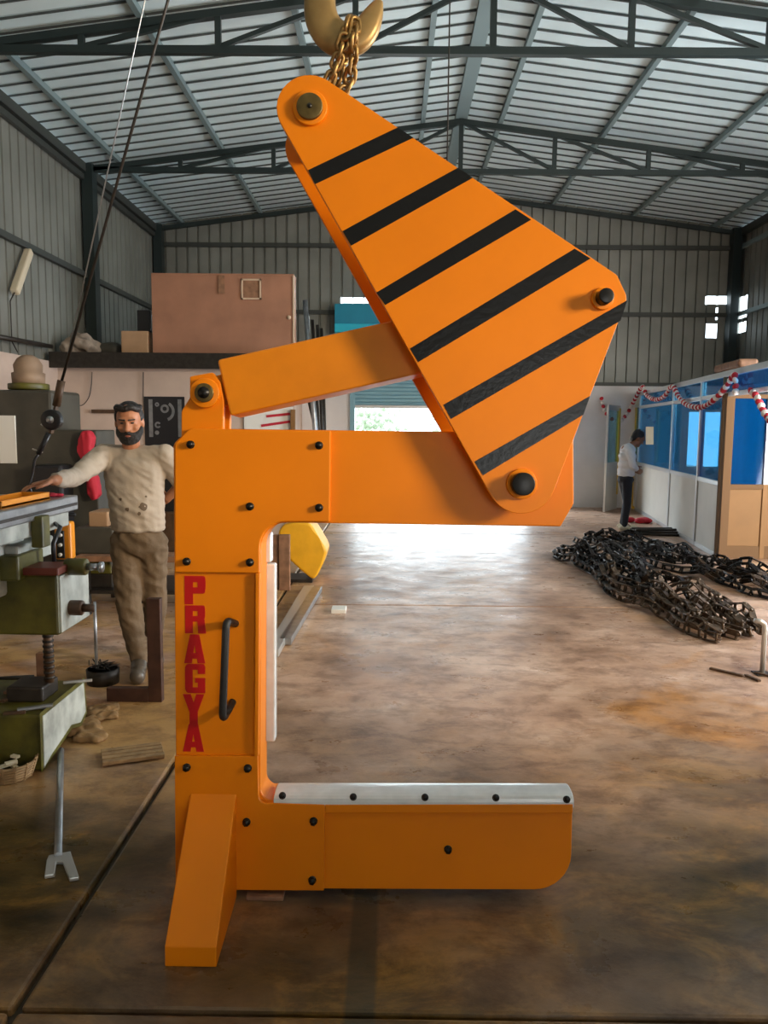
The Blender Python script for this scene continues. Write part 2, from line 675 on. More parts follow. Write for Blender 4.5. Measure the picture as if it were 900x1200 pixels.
# ---- ribbed sheet metal
def sheet(fn, u0, u1, z0f, z1f, pitch=0.22, depth=0.045, holes=()):
    """profile running along u; fn(u, off, z) -> point"""
    mb = MB()
    us = []
    u = u0
    while u < u1 - 1e-6:
        for du, off in ((0, 0), (pitch * 0.80, 0), (pitch * 0.83, depth), (pitch * 0.97, depth)):
            us.append((min(u + du, u1), off))
        u += pitch
    us.append((u1, 0))
    for (a, oa), (b, ob) in zip(us[:-1], us[1:]):
        if b - a < 1e-6:
            continue
        m_ = (a + b) / 2
        spans = [(0.0, 1.0)]
        cuts = sorted([(h[2], h[3]) for h in holes if h[0] <= m_ <= h[1]])
        za0, za1, zb0, zb1 = z0f(a), z1f(a), z0f(b), z1f(b)
        lo = [(za0, zb0)]
        segs = []
        cur = (za0, zb0)
        for c0, c1 in cuts:
            segs.append((cur, (c0, c0)))
            cur = (c1, c1)
        segs.append((cur, (za1, zb1)))
        for (p, q), (r_, s_) in segs:
            mb.add([fn(a, oa, p), fn(b, ob, q), fn(b, ob, s_), fn(a, oa, r_)], [(0, 1, 2, 3)])
    return mb


back_holes = [(6.28, 6.52, 3.42, 3.70), (6.36, 6.52, 3.78, 4.02), (6.14, 6.58, 4.08, 4.24)]
wb = sheet(lambda u, o, z: (u, YB + o, z), XL, XR, lambda x: ZW, lambda x: roof_z(x) + 0.07, holes=back_holes + [(-1.1, 0.4, 4.05, 4.16)])
wall_back = struct('wall_back', wb, 'wall_sheet')
DX0, DX1, DZ = -0.74, 2.75, 2.02
mb = MB()
mb.box(XL, DX0, YB - 0.10, YB + 0.12, 0, ZW)
WX0, WX1, WZ0, WZ1 = 5.95, 6.78, 0.80, 2.0
mb.box(DX1, WX0, YB - 0.10, YB + 0.12, 0, ZW)
mb.box(WX0, WX1, YB - 0.10, YB + 0.12, 0, WZ0)
mb.box(WX0, WX1, YB - 0.10, YB + 0.12, WZ1, ZW)
mb.box(WX1, XR, YB - 0.10, YB + 0.12, 0, ZW)
mb.box(DX0, DX1, YB - 0.10, YB + 0.12, DZ + 0.45, ZW + 0.02)
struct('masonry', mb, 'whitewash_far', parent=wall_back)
for z in (3.86, 5.15):
    struct('girt', MB().box(XL, XR, YB - 0.09, YB - 0.03, z - 0.04, z + 0.04), 'column_paint', parent=wall_back)
struct('girt', MB().box(XL, XR, YB - 0.12, YB - 0.02, ZW, ZW + 0.07), 'column_paint', parent=wall_back)

wl = sheet(lambda u, o, z: (XL - o, u, z), YF, YB, lambda y: ZW, lambda y: ZE)
wall_left = struct('wall_left', wl, 'wall_sheet')
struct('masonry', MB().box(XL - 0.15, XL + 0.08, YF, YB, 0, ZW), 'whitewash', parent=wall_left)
for z in (3.86, 5.30):
    struct('girt', MB().box(XL + 0.02, XL + 0.08, YF, YB, z - 0.04, z + 0.04), 'column_paint', parent=wall_left)

wr = sheet(lambda u, o, z: (XR + o, u, z), YF, YB, lambda y: ZW, lambda y: ZE,
           holes=[(15.6, 15.95, 3.5, 3.7), (15.6, 15.9, 3.78, 4.2), (-1.7, -0.1, 2.5, 4.0), (5.4, 8.2, 2.45, 3.5)])
wall_right = struct('wall_right', wr, 'wall_sheet')
mb = MB()
mb.box(XR - 0.08, XR + 0.15, YF, 5.4, 0, ZW)
mb.box(XR - 0.08, XR + 0.15, 8.2, YB, 0, ZW)
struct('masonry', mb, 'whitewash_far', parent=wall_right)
for z in (3.86, 5.15):
    struct('girt', MB().box(XR - 0.08, XR - 0.02, YF, YB, z - 0.04, z + 0.04), 'purlin_paint', parent=wall_right)

# wall behind the camera with the big open doorway
wf = sheet(lambda u, o, z: (u, YF - o, z), XL, XR, lambda x: 0.0, roof_z, holes=[(1.4, 3.8, 0.0, 2.8)])
wall_front = struct('wall_front', wf, 'wall_sheet')

# added unseen blocker right of the camera, shades the lower arm and near floor
shade_blocker = struct('wall_low', MB().box(2.6, 2.78, -1.2, 1.75, 0, 1.85), 'whitewash')

# ---- roof sheets (ribs run down the slope), purlins, ridge
def roof_side(xa):
    return sheet(lambda u, o, t: (xa + (XM - xa) * t, u, ZE + 0.03 + (ZR - ZE) * t + o), YF, YB + 0.1, lambda y: 0.0, lambda y: 1.0, 0.27, 0.035)


ceiling = struct('ceiling', roof_side(XL - 0.02), 'roof_sheet')
struct('roof_slope', roof_side(XR + 0.02), 'roof_sheet', parent=ceiling)
for xa, nm in ((XL, 'l'), (XR, 'r')):  # thin dark strips stand in for shade along the sheet ribs
    rib_shade_me = MB().bar((xa, 0, ZE + 0.022), (XM, 0, ZR + 0.022), 0.022, 0.016).mesh('seam')
    rib_shade_me.materials.append(M['seam_dark'])
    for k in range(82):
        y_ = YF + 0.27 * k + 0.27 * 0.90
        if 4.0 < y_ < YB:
            share('seam', rib_shade_me, ceiling, (0, y_, 0))
for t in (0.10, 0.37, 0.64, 0.90):
    for xa in (XL, XR):
        x = xa + (XM - xa) * t
        struct('purlin', MB().box(x - 0.032, x + 0.032, YF, YB, roof_z(x) - 0.055, roof_z(x) + 0.02), 'purlin_paint', parent=ceiling)
struct('ridge_purlin', MB().box(XM - 0.09, XM + 0.09, YF, YB, ZR - 0.06, ZR + 0.02), 'purlin_paint', parent=ceiling)
for x in (XL + 0.06, XR - 0.06):
    struct('eave_beam', MB().box(x - 0.05, x + 0.05, YF, YB, ZE - 0.13, ZE), 'column_paint', parent=ceiling)

# ---- trusses and columns
ZB = 5.46
for k, Y in enumerate((0.9, 4.7, 8.5, 12.3, 15.85)):
    tr = empty('trim_%d' % (k + 1), (XM, Y, ZB), kind='structure')
    P0 = Vector((XM, Y, ZB))

    def tp(name, a, b, w, h=None):
        m_ = MB().bar(Vector(a) - P0, Vector(b) - P0, w, h)
        m_.build(name, 'truss_paint', tr)
    last = k == 4
    for xa in (XL + 0.05, XR - 0.05):
        tp('top_chord', (xa, Y, roof_z(xa) - 0.10), (XM, Y, ZR - 0.10), 0.075)
        if last:
            continue
        s_ = -1 if xa < XM else 1
        xsn = [XM + s_ * 1.41 * i for i in range(5)]
        for i in range(4):
            if i:
                tp('vertical', (xsn[i], Y, ZB), (xsn[i], Y, roof_z(xsn[i]) - 0.10), 0.06)
            if i < 4:
                tp('diagonal', (xsn[i], Y, roof_z(xsn[i]) - 0.10), (xsn[i + 1], Y, ZB), 0.045)
    if not last:
        tp('vertical', (XM, Y, ZB), (XM, Y, ZR - 0.05), 0.065)
        tp('bottom_chord', (XL + 0.05, Y, ZB - 0.03), (XR - 0.05, Y, ZB - 0.03), 0.075)
    for xa in (XL + 0.12, XR - 0.16):
        tp('column', (xa, Y, 0.0), (xa, Y, ZE), 0.16, 0.2)

# ---- back doorway with its half-raised roller shutter
d1 = empty('door_1', ((DX0 + DX1) / 2, YB, 0), kind='structure')
dp = Vector(d1.location)


def dpart(name, mb, m_, bevel=0.0):
    o = mb.build(name, m_, None, bevel)
    o.data.transform(Matrix.Translation(-dp))
    o.parent = d1
    return o


mb = MB()
z = DZ
prof = []
while z < DZ + 0.50:
    prof += [(0.0, z), (0.018, z + 0.018), (0.018, z + 0.05), (0.0, z + 0.068)]
    z += 0.075
vs = [(DX0 - 0.02, YB - 0.13 - o, zz) for o, zz in prof] + [(DX1 + 0.02, YB - 0.13 - o, zz) for o, zz in prof]
n = len(prof)
mb.add(vs, [(i, i + n, i + n + 1, i + 1) for i in range(n - 1)])
dpart('roller_shutter', mb, 'shutter_blue')
dpart('bottom_bar', MB().box(DX0, DX1, YB - 0.16, YB - 0.11, DZ - 0.05, DZ + 0.005), 'aluminium')
for x in (DX0 - 0.05, DX1 + 0.05):
    dpart('guide_rail', MB().box(x - 0.05, x + 0.05, YB - 0.18, YB - 0.10, 0, DZ + 0.5), 'shutter_blue')
dpart('shutter_hood', MB().box(DX0 - 0.1, DX1 + 0.1, YB - 0.42, YB - 0.10, DZ + 0.50, DZ + 0.86), 'shutter_blue', 0.02)

# ---- window in the back wall, behind the office
w1 = empty('window_1', (WX0, YB, WZ0), kind='structure')
for (a, b, c, d) in ((0, WX1 - WX0, 0, 0.05), (0, WX1 - WX0, WZ1 - WZ0 - 0.05, WZ1 - WZ0), (0, 0.05, 0, WZ1 - WZ0), (WX1 - WX0 - 0.05, WX1 - WX0, 0, WZ1 - WZ0)):
    MB().box(a, b, -0.03, 0.03, c, d).build('window_frame', 'aluminium', w1)

# ---- store room built against the left wall
RX, RY, RZ = -1.36, 11.0, 2.42
mb = MB()
mb.box(XL + 0.08, RX, RY, RY + 0.15, 0, RZ)
mb.box(RX - 0.60, RX - 0.45, RY + 0.15, YB - 0.1, 0, RZ)
wall_store = struct('wall_store', mb, 'whitewash')
struct('roof_slab', MB().box(XL + 0.08, RX + 0.02, RY - 0.25, RY + 0.5, RZ, RZ + 0.13).box(XL + 0.08, RX - 0.45, RY + 0.5, YB - 0.1, RZ, RZ + 0.13), 'dark_machine', parent=wall_store)
struct('edge_angle', MB().box(XL + 0.08, RX + 0.04, RY - 0.27, RY - 0.21, RZ - 0.06, RZ + 0.15), 'dark_steel', parent=wall_store)

# ---- outdoors behind the back door and the side window: yard and bushes
yard = single('yard', MB().box(-8, 14, YB + 0.15, 40, -0.25, -0.06), 'asphalt_out', (0, 20, -0.25), 'pale sunlit yard outside the back door', 'ground')
yard['kind'] = 'structure'
for (x, y, h, lab) in ((-1.2, 33, 2.4, 'leafy bush outside the back doorway, nearer its left jamb'), (3.5, 35, 3.0, 'leafy bush outside the back doorway, nearer its right jamb')):
    mb = MB()
    for i in range(240):
        mb.ball((x + random.gauss(0, 0.8), y + random.uniform(-0.8, 0.8), random.uniform(0.1, h)), random.uniform(0.05, 0.16), n=6)
    mb.cyl((x, y, -0.06), (x, y, h * 0.8), 0.06, 8)
    b_ = single('bush', mb, 'foliage_out', (x, y, -0.06), lab, 'bush')
# ================================================================== THE LIFTING C-HOOK
TILT = R(-3.0)
MO = Vector((0.0, 2.515, 0.0))
rotm = Matrix.Rotation(TILT, 3, 'X')
roti = rotm.transposed()
hookroot = empty('coil_lifting_hook', MO, 'large orange-yellow C-shaped steel lifting hook with black striped lever plates and red vertical lettering', 'lifting hook')
hookroot.rotation_euler = (TILT, 0, 0)


def ml(px, py, d=0.0):
    """pixel -> (x, z) in the machine's own frame on the plane y = d"""
    o = roti @ (CAM - MO)
    r_ = roti @ ray(px, py)
    t = (d - o.y) / r_.y
    p = o + r_ * t
    return (p.x, p.z)


def mp(px, py, d=0.0):
    x, z = ml(px, py, d)
    return Vector((x, d, z))


def to_local(p):
    return roti @ (Vector(p) - MO)


PXM = 0.00272          # metres per pixel on the machine's front
TH = 0.14              # thickness of the frame
PL = 0.016             # cover plate thickness


def mpoly(pts, d=0.0):
    return [ml(x, y, d) for x, y in pts]


def hp(name, mb, m_, bevel=0.0, parent=None, label=None, segs=2):
    o = mb.build(name, m_, parent or hookroot, bevel, segs=segs)
    if label:
        o['label'] = label
    return o


# --- the C frame
outer = [(203, 520), (228, 501), (672, 507.5), (672.5, 590), (657, 617), (306, 612), (305, 938), (671, 940), (669, 1043), (207, 1041)]
rad = [0.05, 0.0, 0.02, 0.0, 0.0, 0.085, 0.045, 0.0, 0.125, 0.01]
outer[1] = (222, 502)
pts = rounded(mpoly(outer), [0.03, 0.03, 0.02, 0.0, 0.0, 0.085, 0.045, 0.0, 0.125, 0.01], 8)
hp('frame', MB().prism(pts, 0.0, TH), 'yellow_paint', 0.004)
# upper cover plate (an L that wraps the corner)
up = [(206, 520), (224, 502), (388, 505), (387, 611), (305, 611), (305, 671), (206, 670)]
upper_plate = hp('cover_plate', MB().prism(rounded(mpoly(up), [0.02, 0.02, 0, 0, 0.085, 0, 0], 8), -PL, 0.001), 'yellow_paint', 0.004)
lo = [(206, 884), (303, 884), (304, 939), (322, 939), (381, 941), (380, 1041), (207, 1040)]
lower_plate = hp('cover_plate', MB().prism(rounded(mpoly(lo), [0, 0, 0.04, 0, 0, 0, 0], 8), -PL, 0.001), 'yellow_paint', 0.003)
# rims along the column's inner edge and the lower arm's upper edge
hp('rim', MB().prism(mpoly([(300.5, 671), (305.5, 671), (304, 884), (299, 884)]), -0.022, 0.001), 'yellow_paint', 0.003)
hp('rim', MB().prism(mpoly([(381, 941), (670.5, 940.5), (670, 951), (381, 951)]), -0.014, 0.001), 'yellow_paint', 0.003)
# second set of plates on the far face
hp('cover_plate', MB().prism(rounded(mpoly(up), [0.02, 0.02, 0, 0, 0.085, 0, 0], 8), TH - 0.001, TH + PL), 'yellow_paint', 0.003)
hp('cover_plate', MB().prism(rounded(mpoly(lo), [0, 0, 0.04, 0, 0, 0, 0], 8), TH - 0.001, TH + PL), 'yellow_paint', 0.003)

# bolts (hexagon head with a washer), one mesh shared
bm_ = MB()
bm_.cyl((0, 0.0, 0), (0, -0.004, 0), 0.0135, 14)
bm_.cyl((0, -0.004, 0), (0, -0.016, 0), 0.0115, 6)
bolt_me = bm_.mesh('bolt')
bolt_me.materials.append(M['black_bolt'])
for par, lst, d in ((upper_plate, [(223.5, 521), (374, 522), (293, 593.5), (374, 595), (219, 658), (293, 659)], -PL),
                    (lower_plate, [(219, 899), (290.5, 900), (289, 963), (367.5, 962), (366, 1031)], -PL),
                    (hookroot, [(525, 995)], 0.0)):
    for (x, y) in lst:
        share('bolt', bolt_me, par, mp(x, y, d), (0, random.uniform(0, 1), 0))

# --- white pads
def pad_profile(mbx, x0, x1, ztop0, ztop1, w0, w1, h, n=10):
    ring = []
    for k in range(n + 1):
        t = math.pi * k / n
        ring.append(((w0 + w1) / 2 - (w1 - w0) / 2 * math.cos(t), h * math.sin(t) ** 0.8 if 0 < k < n else 0.0))
    ring = [(w0, -0.018)] + ring + [(w1, -0.018)]
    m_ = len(ring)
    vs = [(x0, y, ztop0 + z) for y, z in ring] + [(x1, y, ztop1 + z) for y, z in ring]
    fs = [(i, i + m_, i + m_ + 1, i + 1) for i in range(m_ - 1)]
    fs += [tuple(range(m_ - 1, -1, -1))[::-1], tuple(range(m_, 2 * m_))[::-1]]
    mbx.add(vs, fs)
    return mbx


a0, a1 = ml(321, 938), ml(672, 938.5)
pad = hp('wear_pad', pad_profile(MB(), a0[0], a1[0], a0[1], a1[1], -0.012, TH - 0.02, 0.026), 'white_pad', 0.004, label='white plastic wear strip bolted along the lower arm')
for (x, y) in ((331, 929.5), (414, 931), (498, 931.5), (581, 932), (664, 934)):
    p = mp(x, y + 3, -0.012)
    share('bolt', bolt_me, pad, p, (R(-30), 0, 0), (0.9, 0.9, 0.9))
c0, c1 = ml(307, 666), ml(305, 884)
mb = MB().box(c0[0] - 0.01, c0[0] + 0.026, 0.122, TH + 0.03, c1[1], c0[1])
hp('wear_pad', mb, 'white_pad', 0.006, label='white plastic wear strip on the inner side of the column')
c0, c1 = ml(307, 628), ml(306, 664)
hp('wear_pad', MB().box(c0[0] - 0.012, c0[0] + 0.012, 0.112, TH + 0.03, c1[1], c0[1]), 'white_pad', 0.005)

# --- rear lug with its pin
lug = [(222, 441), (249, 436), (258, 448), (262, 470), (261, 512), (212, 512), (212, 482), (222, 466)]
for (d0, d1_) in ((0.004, 0.030), (TH - 0.03, TH - 0.004)):
    lug_o = hp('lug', MB().prism(rounded(mpoly(lug), [0.004, 0.01, 0.02, 0.02, 0, 0, 0.02, 0.02], 4), d0, d1_), 'yellow_paint', 0.003)
p = mp(241, 461, 0.004)
hp('lug_boss', MB().cyl(p, p + Vector((0, -0.018, 0)), 18 * PXM, 28), 'yellow_paint', 0.003)
hp('lug_pin', MB().cyl(p + Vector((0, TH, 0)), p + Vector((0, -0.026, 0)), 11.5 * PXM, 24), 'pin_brass', 0.002)
hp('lug_pin_end', MB().cyl(p + Vector((0, -0.026, 0)), p + Vector((0, -0.032, 0)), 7 * PXM, 18), 'black_bolt')

# --- link box between the lug and the lever plates
LA, LB = Vector(ml(262, 454.5)), Vector(ml(706, 355))
ax = (LB - LA).normalized()
nx = Vector((-ax.y, ax.x))
hw = 34.5 * PXM
ep = LB + ax * 0.02
pts = [tuple(LA + nx * hw), tuple(LA - nx * hw), tuple(ep - nx * hw), tuple(ep + nx * hw)]
hp('link_box', MB().prism(rounded(pts, 0.010, 3), 0.0, TH), 'yellow_link', 0.007, segs=3)
ear = [tuple(LA + nx * hw * 0.5 - ax * 0.055), tuple(LA - nx * hw * 0.5 - ax * 0.055), tuple(LA - nx * hw * 0.6 + ax * 0.02), tuple(LA + nx * hw * 0.6 + ax * 0.02)]
hp('link_ear', MB().prism(rounded(ear, 0.012, 4), 0.045, TH - 0.045), 'yellow_link', 0.003)

# --- the two striped lever plates
def lever_outline(d):
    def arc(cx, cy, r, t0, t1, n):
        return [ml(cx + r * math.cos(R(t0 + (t1 - t0) * k / n)), cy - r * math.sin(R(t0 + (t1 - t0) * k / n)), d) for k in range(n + 1)]
    o = arc(362.5, 126, 38.5, 212, 55, 14)               # crown, left round to right
    corner = rounded(mpoly([(385, 95), (723, 322), (735.5, 349), (655, 562)], d), [0, 0.03, 0.04, 0], 5)[1:-1]
    o += corner
    o += arc(611, 561.5, 40.5, -20, -150, 12)
    return o


FD = -0.085
fl = lever_outline(FD)
front_lever = hp('lever_plate', MB().prism(fl, FD, FD + 0.026), 'yellow_paint', 0.002)
BD = 0.205
sh_ = 0.0
bl = [(x - 0.012, z - 0.005) for x, z in fl]
hp('lever_plate', MB().prism(bl, BD, BD + 0.026), 'yellow_paint', 0.002)
# black stripes: paint film on the front plate
stripes = [[(361, 199.5), (466, 149.5), (484.5, 161.5), (369, 216)], [(401.5, 271), (537, 196.5), (554, 208.5), (411.5, 288)],
           [(441, 343), (604, 245.5), (622.5, 257.5), (451.5, 357.5)], [(480.5, 408.5), (673.5, 291.5), (692, 303), (490, 424.5)],
           [(519.5, 474.5), (735, 352), (727, 376), (528.5, 491)], [(556, 541), (691.5, 464), (683.5, 486), (566, 557)]]
for st in stripes:
    hp('stripe', MB().prism(mpoly(st, FD), FD - 0.0012, FD + 0.001), 'black_gloss', parent=front_lever)
# pins through the lever
def pin(px, py, r_ring, r_pin, out, m_ring, m_pin, name):
    p = mp(px, py, FD)
    hp(name + '_boss', MB().cyl(p + Vector((0, 0.002, 0)), p + Vector((0, -0.012, 0)), r_ring * PXM, 28), m_ring, 0.003)
    hp(name, MB().cyl(Vector((p.x, BD + 0.05, p.z)), p + Vector((0, -out, 0)), r_pin * PXM, 28), m_pin, 0.003)
    return p


ptop = pin(363.5, 127.5, 20, 15, 0.022, 'yellow_paint', 'pin_brass', 'top_pin')
pin(705.5, 350.5, 13, 8.7, 0.055, 'yellow_paint', 'black_bolt', 'link_pin')
pin(611, 567, 18, 13.5, 0.045, 'yellow_paint', 'black_bolt', 'arm_pin')
hp('pin_mark', MB().cyl(ptop + Vector((0, -0.022, 0)), ptop + Vector((0, -0.024, 0)), 0.008, 12), 'black_bolt')
# spacer tube between the lever plates round the top pin
hp('spacer_tube', MB().cyl((ptop.x, FD + 0.026, ptop.z), (ptop.x, FD + 0.075, ptop.z), 0.055, 20), 'yellow_paint')
hp('spacer_tube', MB().cyl((ptop.x, BD - 0.05, ptop.z), (ptop.x, BD, ptop.z), 0.055, 20), 'yellow_paint')

# --- grab handle
HD = -0.075
h0, h1 = mp(276, 731, 0.0), mp(273, 822, 0.0)
q0, q1 = mp(265, 727, HD), mp(260.5, 845, HD)
q0.y = q1.y = HD
def hpath():
    a = h0.copy(); b = q0.lerp(q1, 0.0); c = q1; e = h1
    out = [a, a.lerp(b, 0.55)]
    for k in range(1, 6):
        t = k / 6
        p1, p2, p3 = a.lerp(b, 0.72), b, b.lerp(c, 0.12)
        out.append(p1.lerp(p2, t).lerp(p2.lerp(p3, t), t))
    for k in range(1, 6):
        t = k / 6
        p1, p2, p3 = b.lerp(c, 0.88), c, c.lerp(e, 0.28)
        out.append(p1.lerp(p2, t).lerp(p2.lerp(p3, t), t))
    out += [c.lerp(e, 0.5), e]
    return out


hp('grab_handle', MB().tube(hpath(), 0.0125, 14), 'black_rubber', label='black round-bar grab handle on the column')

# --- prop legs (front leg slopes to the ground, its twin stands behind)
def leg(mirror):
    # upper end on the frame, lower end on the ground
    yt0 = -PL
    xt0, zt = ml(223, 929, yt0)
    xt1, _ = ml(277, 929, yt0)
    toe = gnd(193, 1133)
    toe_r = gnd(254, 1133)
    tl, tr_ = to_local(toe), to_local(toe_r)
    hgt = 0.062
    top_front_l = Vector((tl.x, tl.y, tl.z + hgt))
    sx0, sx1 = (xt0 - tl.x), (xt1 - tr_.x)
    # cross sections: (x0, x1, y, z_top, z_bot)
    back_z = to_local(Vector((0, MO.y, 0.0))).z
    if not mirror:
        vs = [(tl.x, tl.y, tl.z), (tr_.x, tl.y, tl.z), (tr_.x, tl.y, tl.z + hgt), (tl.x, tl.y, tl.z + hgt),
              (xt0, yt0 + 0.004, back_z + 0.002), (xt1, yt0 + 0.004, back_z + 0.002), (xt1, yt0 + 0.004, zt), (xt0, yt0 + 0.004, zt)]
    else:
        yb, ye = TH + PL - 0.004, TH + 0.33
        g = to_local(Vector((0, MO.y + ye, 0.0))).z
        g0 = to_local(Vector((0, MO.y + yb, 0.0))).z
        vs = [(xt0, yb, g0), (xt1, yb, g0), (xt1, yb, zt), (xt0, yb, zt), (tl.x, ye, g), (tr_.x, ye, g), (tr_.x, ye, g + hgt), (tl.x, ye, g + hgt)]
    fs = [(0, 1, 2, 3), (7, 6, 5, 4), (3, 2, 6, 7), (1, 5, 6, 2), (0, 3, 7, 4), (4, 5, 1, 0)]
    return MB().add(vs, fs)


hp('prop_leg', leg(False), 'yellow_paint', 0.004)
hp('prop_leg', leg(True), 'yellow_paint', 0.004)

# --- red lettering down the column
LET = [('P', 216.5, 675, 241, 708), ('R', 217, 709.5, 241, 742), ('A', 216, 743.5, 240.5, 777), ('G', 217, 778, 240.5, 812), ('Y', 214.5, 813.5, 239.5, 849), ('A', 214.5, 848.5, 239, 880.5)]
GLY = {  # heavy condensed block capitals as strokes in a unit box
    'P': [[(0, 0), (0.40, 0), (0.40, 1), (0, 1)], ('r', [(0.3, 0.78), (0.99, 0.78), (0.99, 1.0), (0.3, 1.0)], [0, 0, 0.2, 0]), ('r', [(0.62, 0.40), (1.0, 0.40), (1.0, 1.0), (0.62, 1.0)], [0, 0.24, 0.24, 0]), ('r', [(0.3, 0.38), (0.98, 0.38), (0.98, 0.60), (0.3, 0.60)], [0, 0.2, 0, 0])],
    'R': [[(0, 0), (0.38, 0), (0.38, 1), (0, 1)], ('r', [(0.3, 0.80), (0.97, 0.80), (0.97, 1.0), (0.3, 1.0)], [0, 0, 0.18, 0]), ('r', [(0.62, 0.46), (0.98, 0.46), (0.98, 1.0), (0.62, 1.0)], [0, 0.2, 0.22, 0]), [(0.3, 0.42), (0.9, 0.42), (0.9, 0.62), (0.3, 0.62)], [(0.64, 0), (1.02, 0), (0.95, 0.50), (0.60, 0.50)]],
    'A': [[(0, 0), (0.36, 0), (0.58, 1), (0.28, 1)], [(0.64, 0), (1, 0), (0.72, 1), (0.42, 1)], [(0.22, 0.16), (0.78, 0.16), (0.74, 0.36), (0.26, 0.36)]],
    'G': [('r', [(0, 0), (0.38, 0), (0.38, 1), (0, 1)], [0.26, 0, 0, 0.26]), ('r', [(0.1, 0), (0.9, 0), (0.9, 0.2), (0.1, 0.2)], [0.1, 0.1, 0, 0]), ('r', [(0.1, 0.8), (0.98, 0.8), (0.98, 1), (0.1, 1)], [0, 0, 0.2, 0.1]), [(0.64, 0.0), (1, 0.0), (1, 0.5), (0.64, 0.5)], [(0.5, 0.36), (1, 0.36), (1, 0.52), (0.5, 0.52)], [(0.64, 0.66), (1, 0.66), (1, 0.92), (0.64, 0.92)]],
    'Y': [[(0.31, 0), (0.69, 0), (0.69, 0.46), (0.31, 0.46)], [(0, 1), (0.37, 1), (0.66, 0.40), (0.33, 0.38)], [(0.63, 1), (1, 1), (0.67, 0.38), (0.34, 0.40)]],
}
for ch, x0, y0, x1, y1 in LET:
    a, b = ml(x0, y1), ml(x1, y0)
    mb = MB()
    for si, st in enumerate(GLY[ch]):
        pts = rounded(st[1], st[2], 5) if st[0] == 'r' else st
        mb.prism([(a[0] + (b[0] - a[0]) * u, a[1] + (b[1] - a[1]) * w) for u, w in pts], -0.0014 - 0.00025 * si, 0.0005)
    hp('letter', mb, 'red_vinyl')

# --- packing block under the frame
blk = MB()
g0, g1 = ml(288, 1044), ml(332, 1044)
zb = to_local(Vector((0, MO.y, 0.0))).z
pw0 = gnd(288, 1056)
pw1 = gnd(332, 1056)
single('packing_block', MB().box(pw0.x, pw1.x, pw0.y, pw0.y + 0.13, 0.0, 0.016), 'wood_old', (pw0.x, pw0.y, 0), 'small flat wooden packing block under the lower arm of the lifting hook', 'block', bevel=0.004)

# ================================================================== CRANE HOOK AND CHAIN
def mw(px, py, d):
    return MO + rotm @ mp(px, py, d)


HK = 0.075
hc = mw(407, 17, HK)
crane = Thing('crane_hook', hc, 'heavy bronze-coloured crane hook at the top holding the chain', 'crane hook')
# swept hook body: centre line (pixels) and half width
cl = [(392, -62, 10), (388, -45, 13), (382, -25, 15), (376, -6, 17), (375, 10, 18), (379, 27, 19), (389, 41, 20), (403, 48, 19), (418, 45, 17), (429, 34, 15), (436, 21, 12), (441, 10, 8.5), (445, 1, 4)]
cl = [(x, y, w) for x, y, w in cl]
def smooth_line(L_, k=4):
    out = []
    for i in range(len(L_) - 1):
        p0, p1, p2, p3 = L_[max(i - 1, 0)], L_[i], L_[i + 1], L_[min(i + 2, len(L_) - 1)]
        for j in range(k):
            t = j / k
            out.append(tuple(0.5 * ((2 * b) + (c - a) * t + (2 * a - 5 * b + 4 * c - d) * t * t + (3 * b - a - 3 * c + d) * t ** 3) for a, b, c, d in zip(p0, p1, p2, p3)))
    out.append(L_[-1])
    return out


cl = smooth_line(cl)
vs, fs = [], []
NR = 12
for i, (x, y, w) in enumerate(cl):
    x0, y0, _ = cl[max(i - 1, 0)]
    x1, y1, _ = cl[min(i + 1, len(cl) - 1)]
    tx, ty = x1 - x0, y1 - y0
    l_ = math.hypot(tx, ty)
    nx_, ny_ = -ty / l_, tx / l_
    c = mw(x, y, HK)
    n3 = (mw(x + nx_, y + ny_, HK) - c)
    dep = rotm @ Vector((0, 1, 0))
    for k in range(NR):
        t = 2 * math.pi * k / NR
        ct, st_ = math.cos(t), math.sin(t)
        sq = lambda q: math.copysign(abs(q) ** 0.7, q)
        vs.append(c + n3 * (w * 1.05 * sq(ct)) + dep * (0.030 * min(1, w / 15) * sq(st_)))
for i in range(len(cl) - 1):
    for k in range(NR):
        a, b = i * NR + k, i * NR + (k + 1) % NR
        fs.append((a, b, b + NR, a + NR))
fs += [tuple(range(NR - 1, -1, -1)), tuple(range((len(cl) - 1) * NR, len(cl) * NR))]
ho = crane.part('hook_body', MB().add(vs, fs, True), 'bronze_hook')
top = mw(392, -62, HK)
crane.part('swivel_block', MB().box(top.x - 0.09, top.x + 0.09, top.y - 0.07, top.y + 0.07, top.z - 0.01, top.z + 0.28), 'yellow_paint', 0.02)
for sx in (-0.05, 0.05):
    crane.part('wire_rope', MB().cyl((top.x + sx, top.y, top.z + 0.27), (top.x + sx, top.y, roof_z(top.x) - 0.02), 0.007, 8), 'dark_steel')

chain = Thing('sling_chain', mw(398, 80, HK), 'short bronze lifting chain looped from the crane hook to the top pin', 'chain')
def link_mesh(name, L_=0.052, W=0.034, r=0.0068):
    pts_ = []
    s_ = (L_ - W) / 2
    for k in range(14):
        t = 2 * math.pi * k / 14
        pts_.append((W / 2 * math.cos(t), 0, W / 2 * math.sin(t) + (s_ if math.sin(t) >= 0 else -s_)))
    me_ = MB().tube(pts_, r, 7, closed=True).mesh(name)
    me_.materials.append(M['bronze_chain'])
    return me_


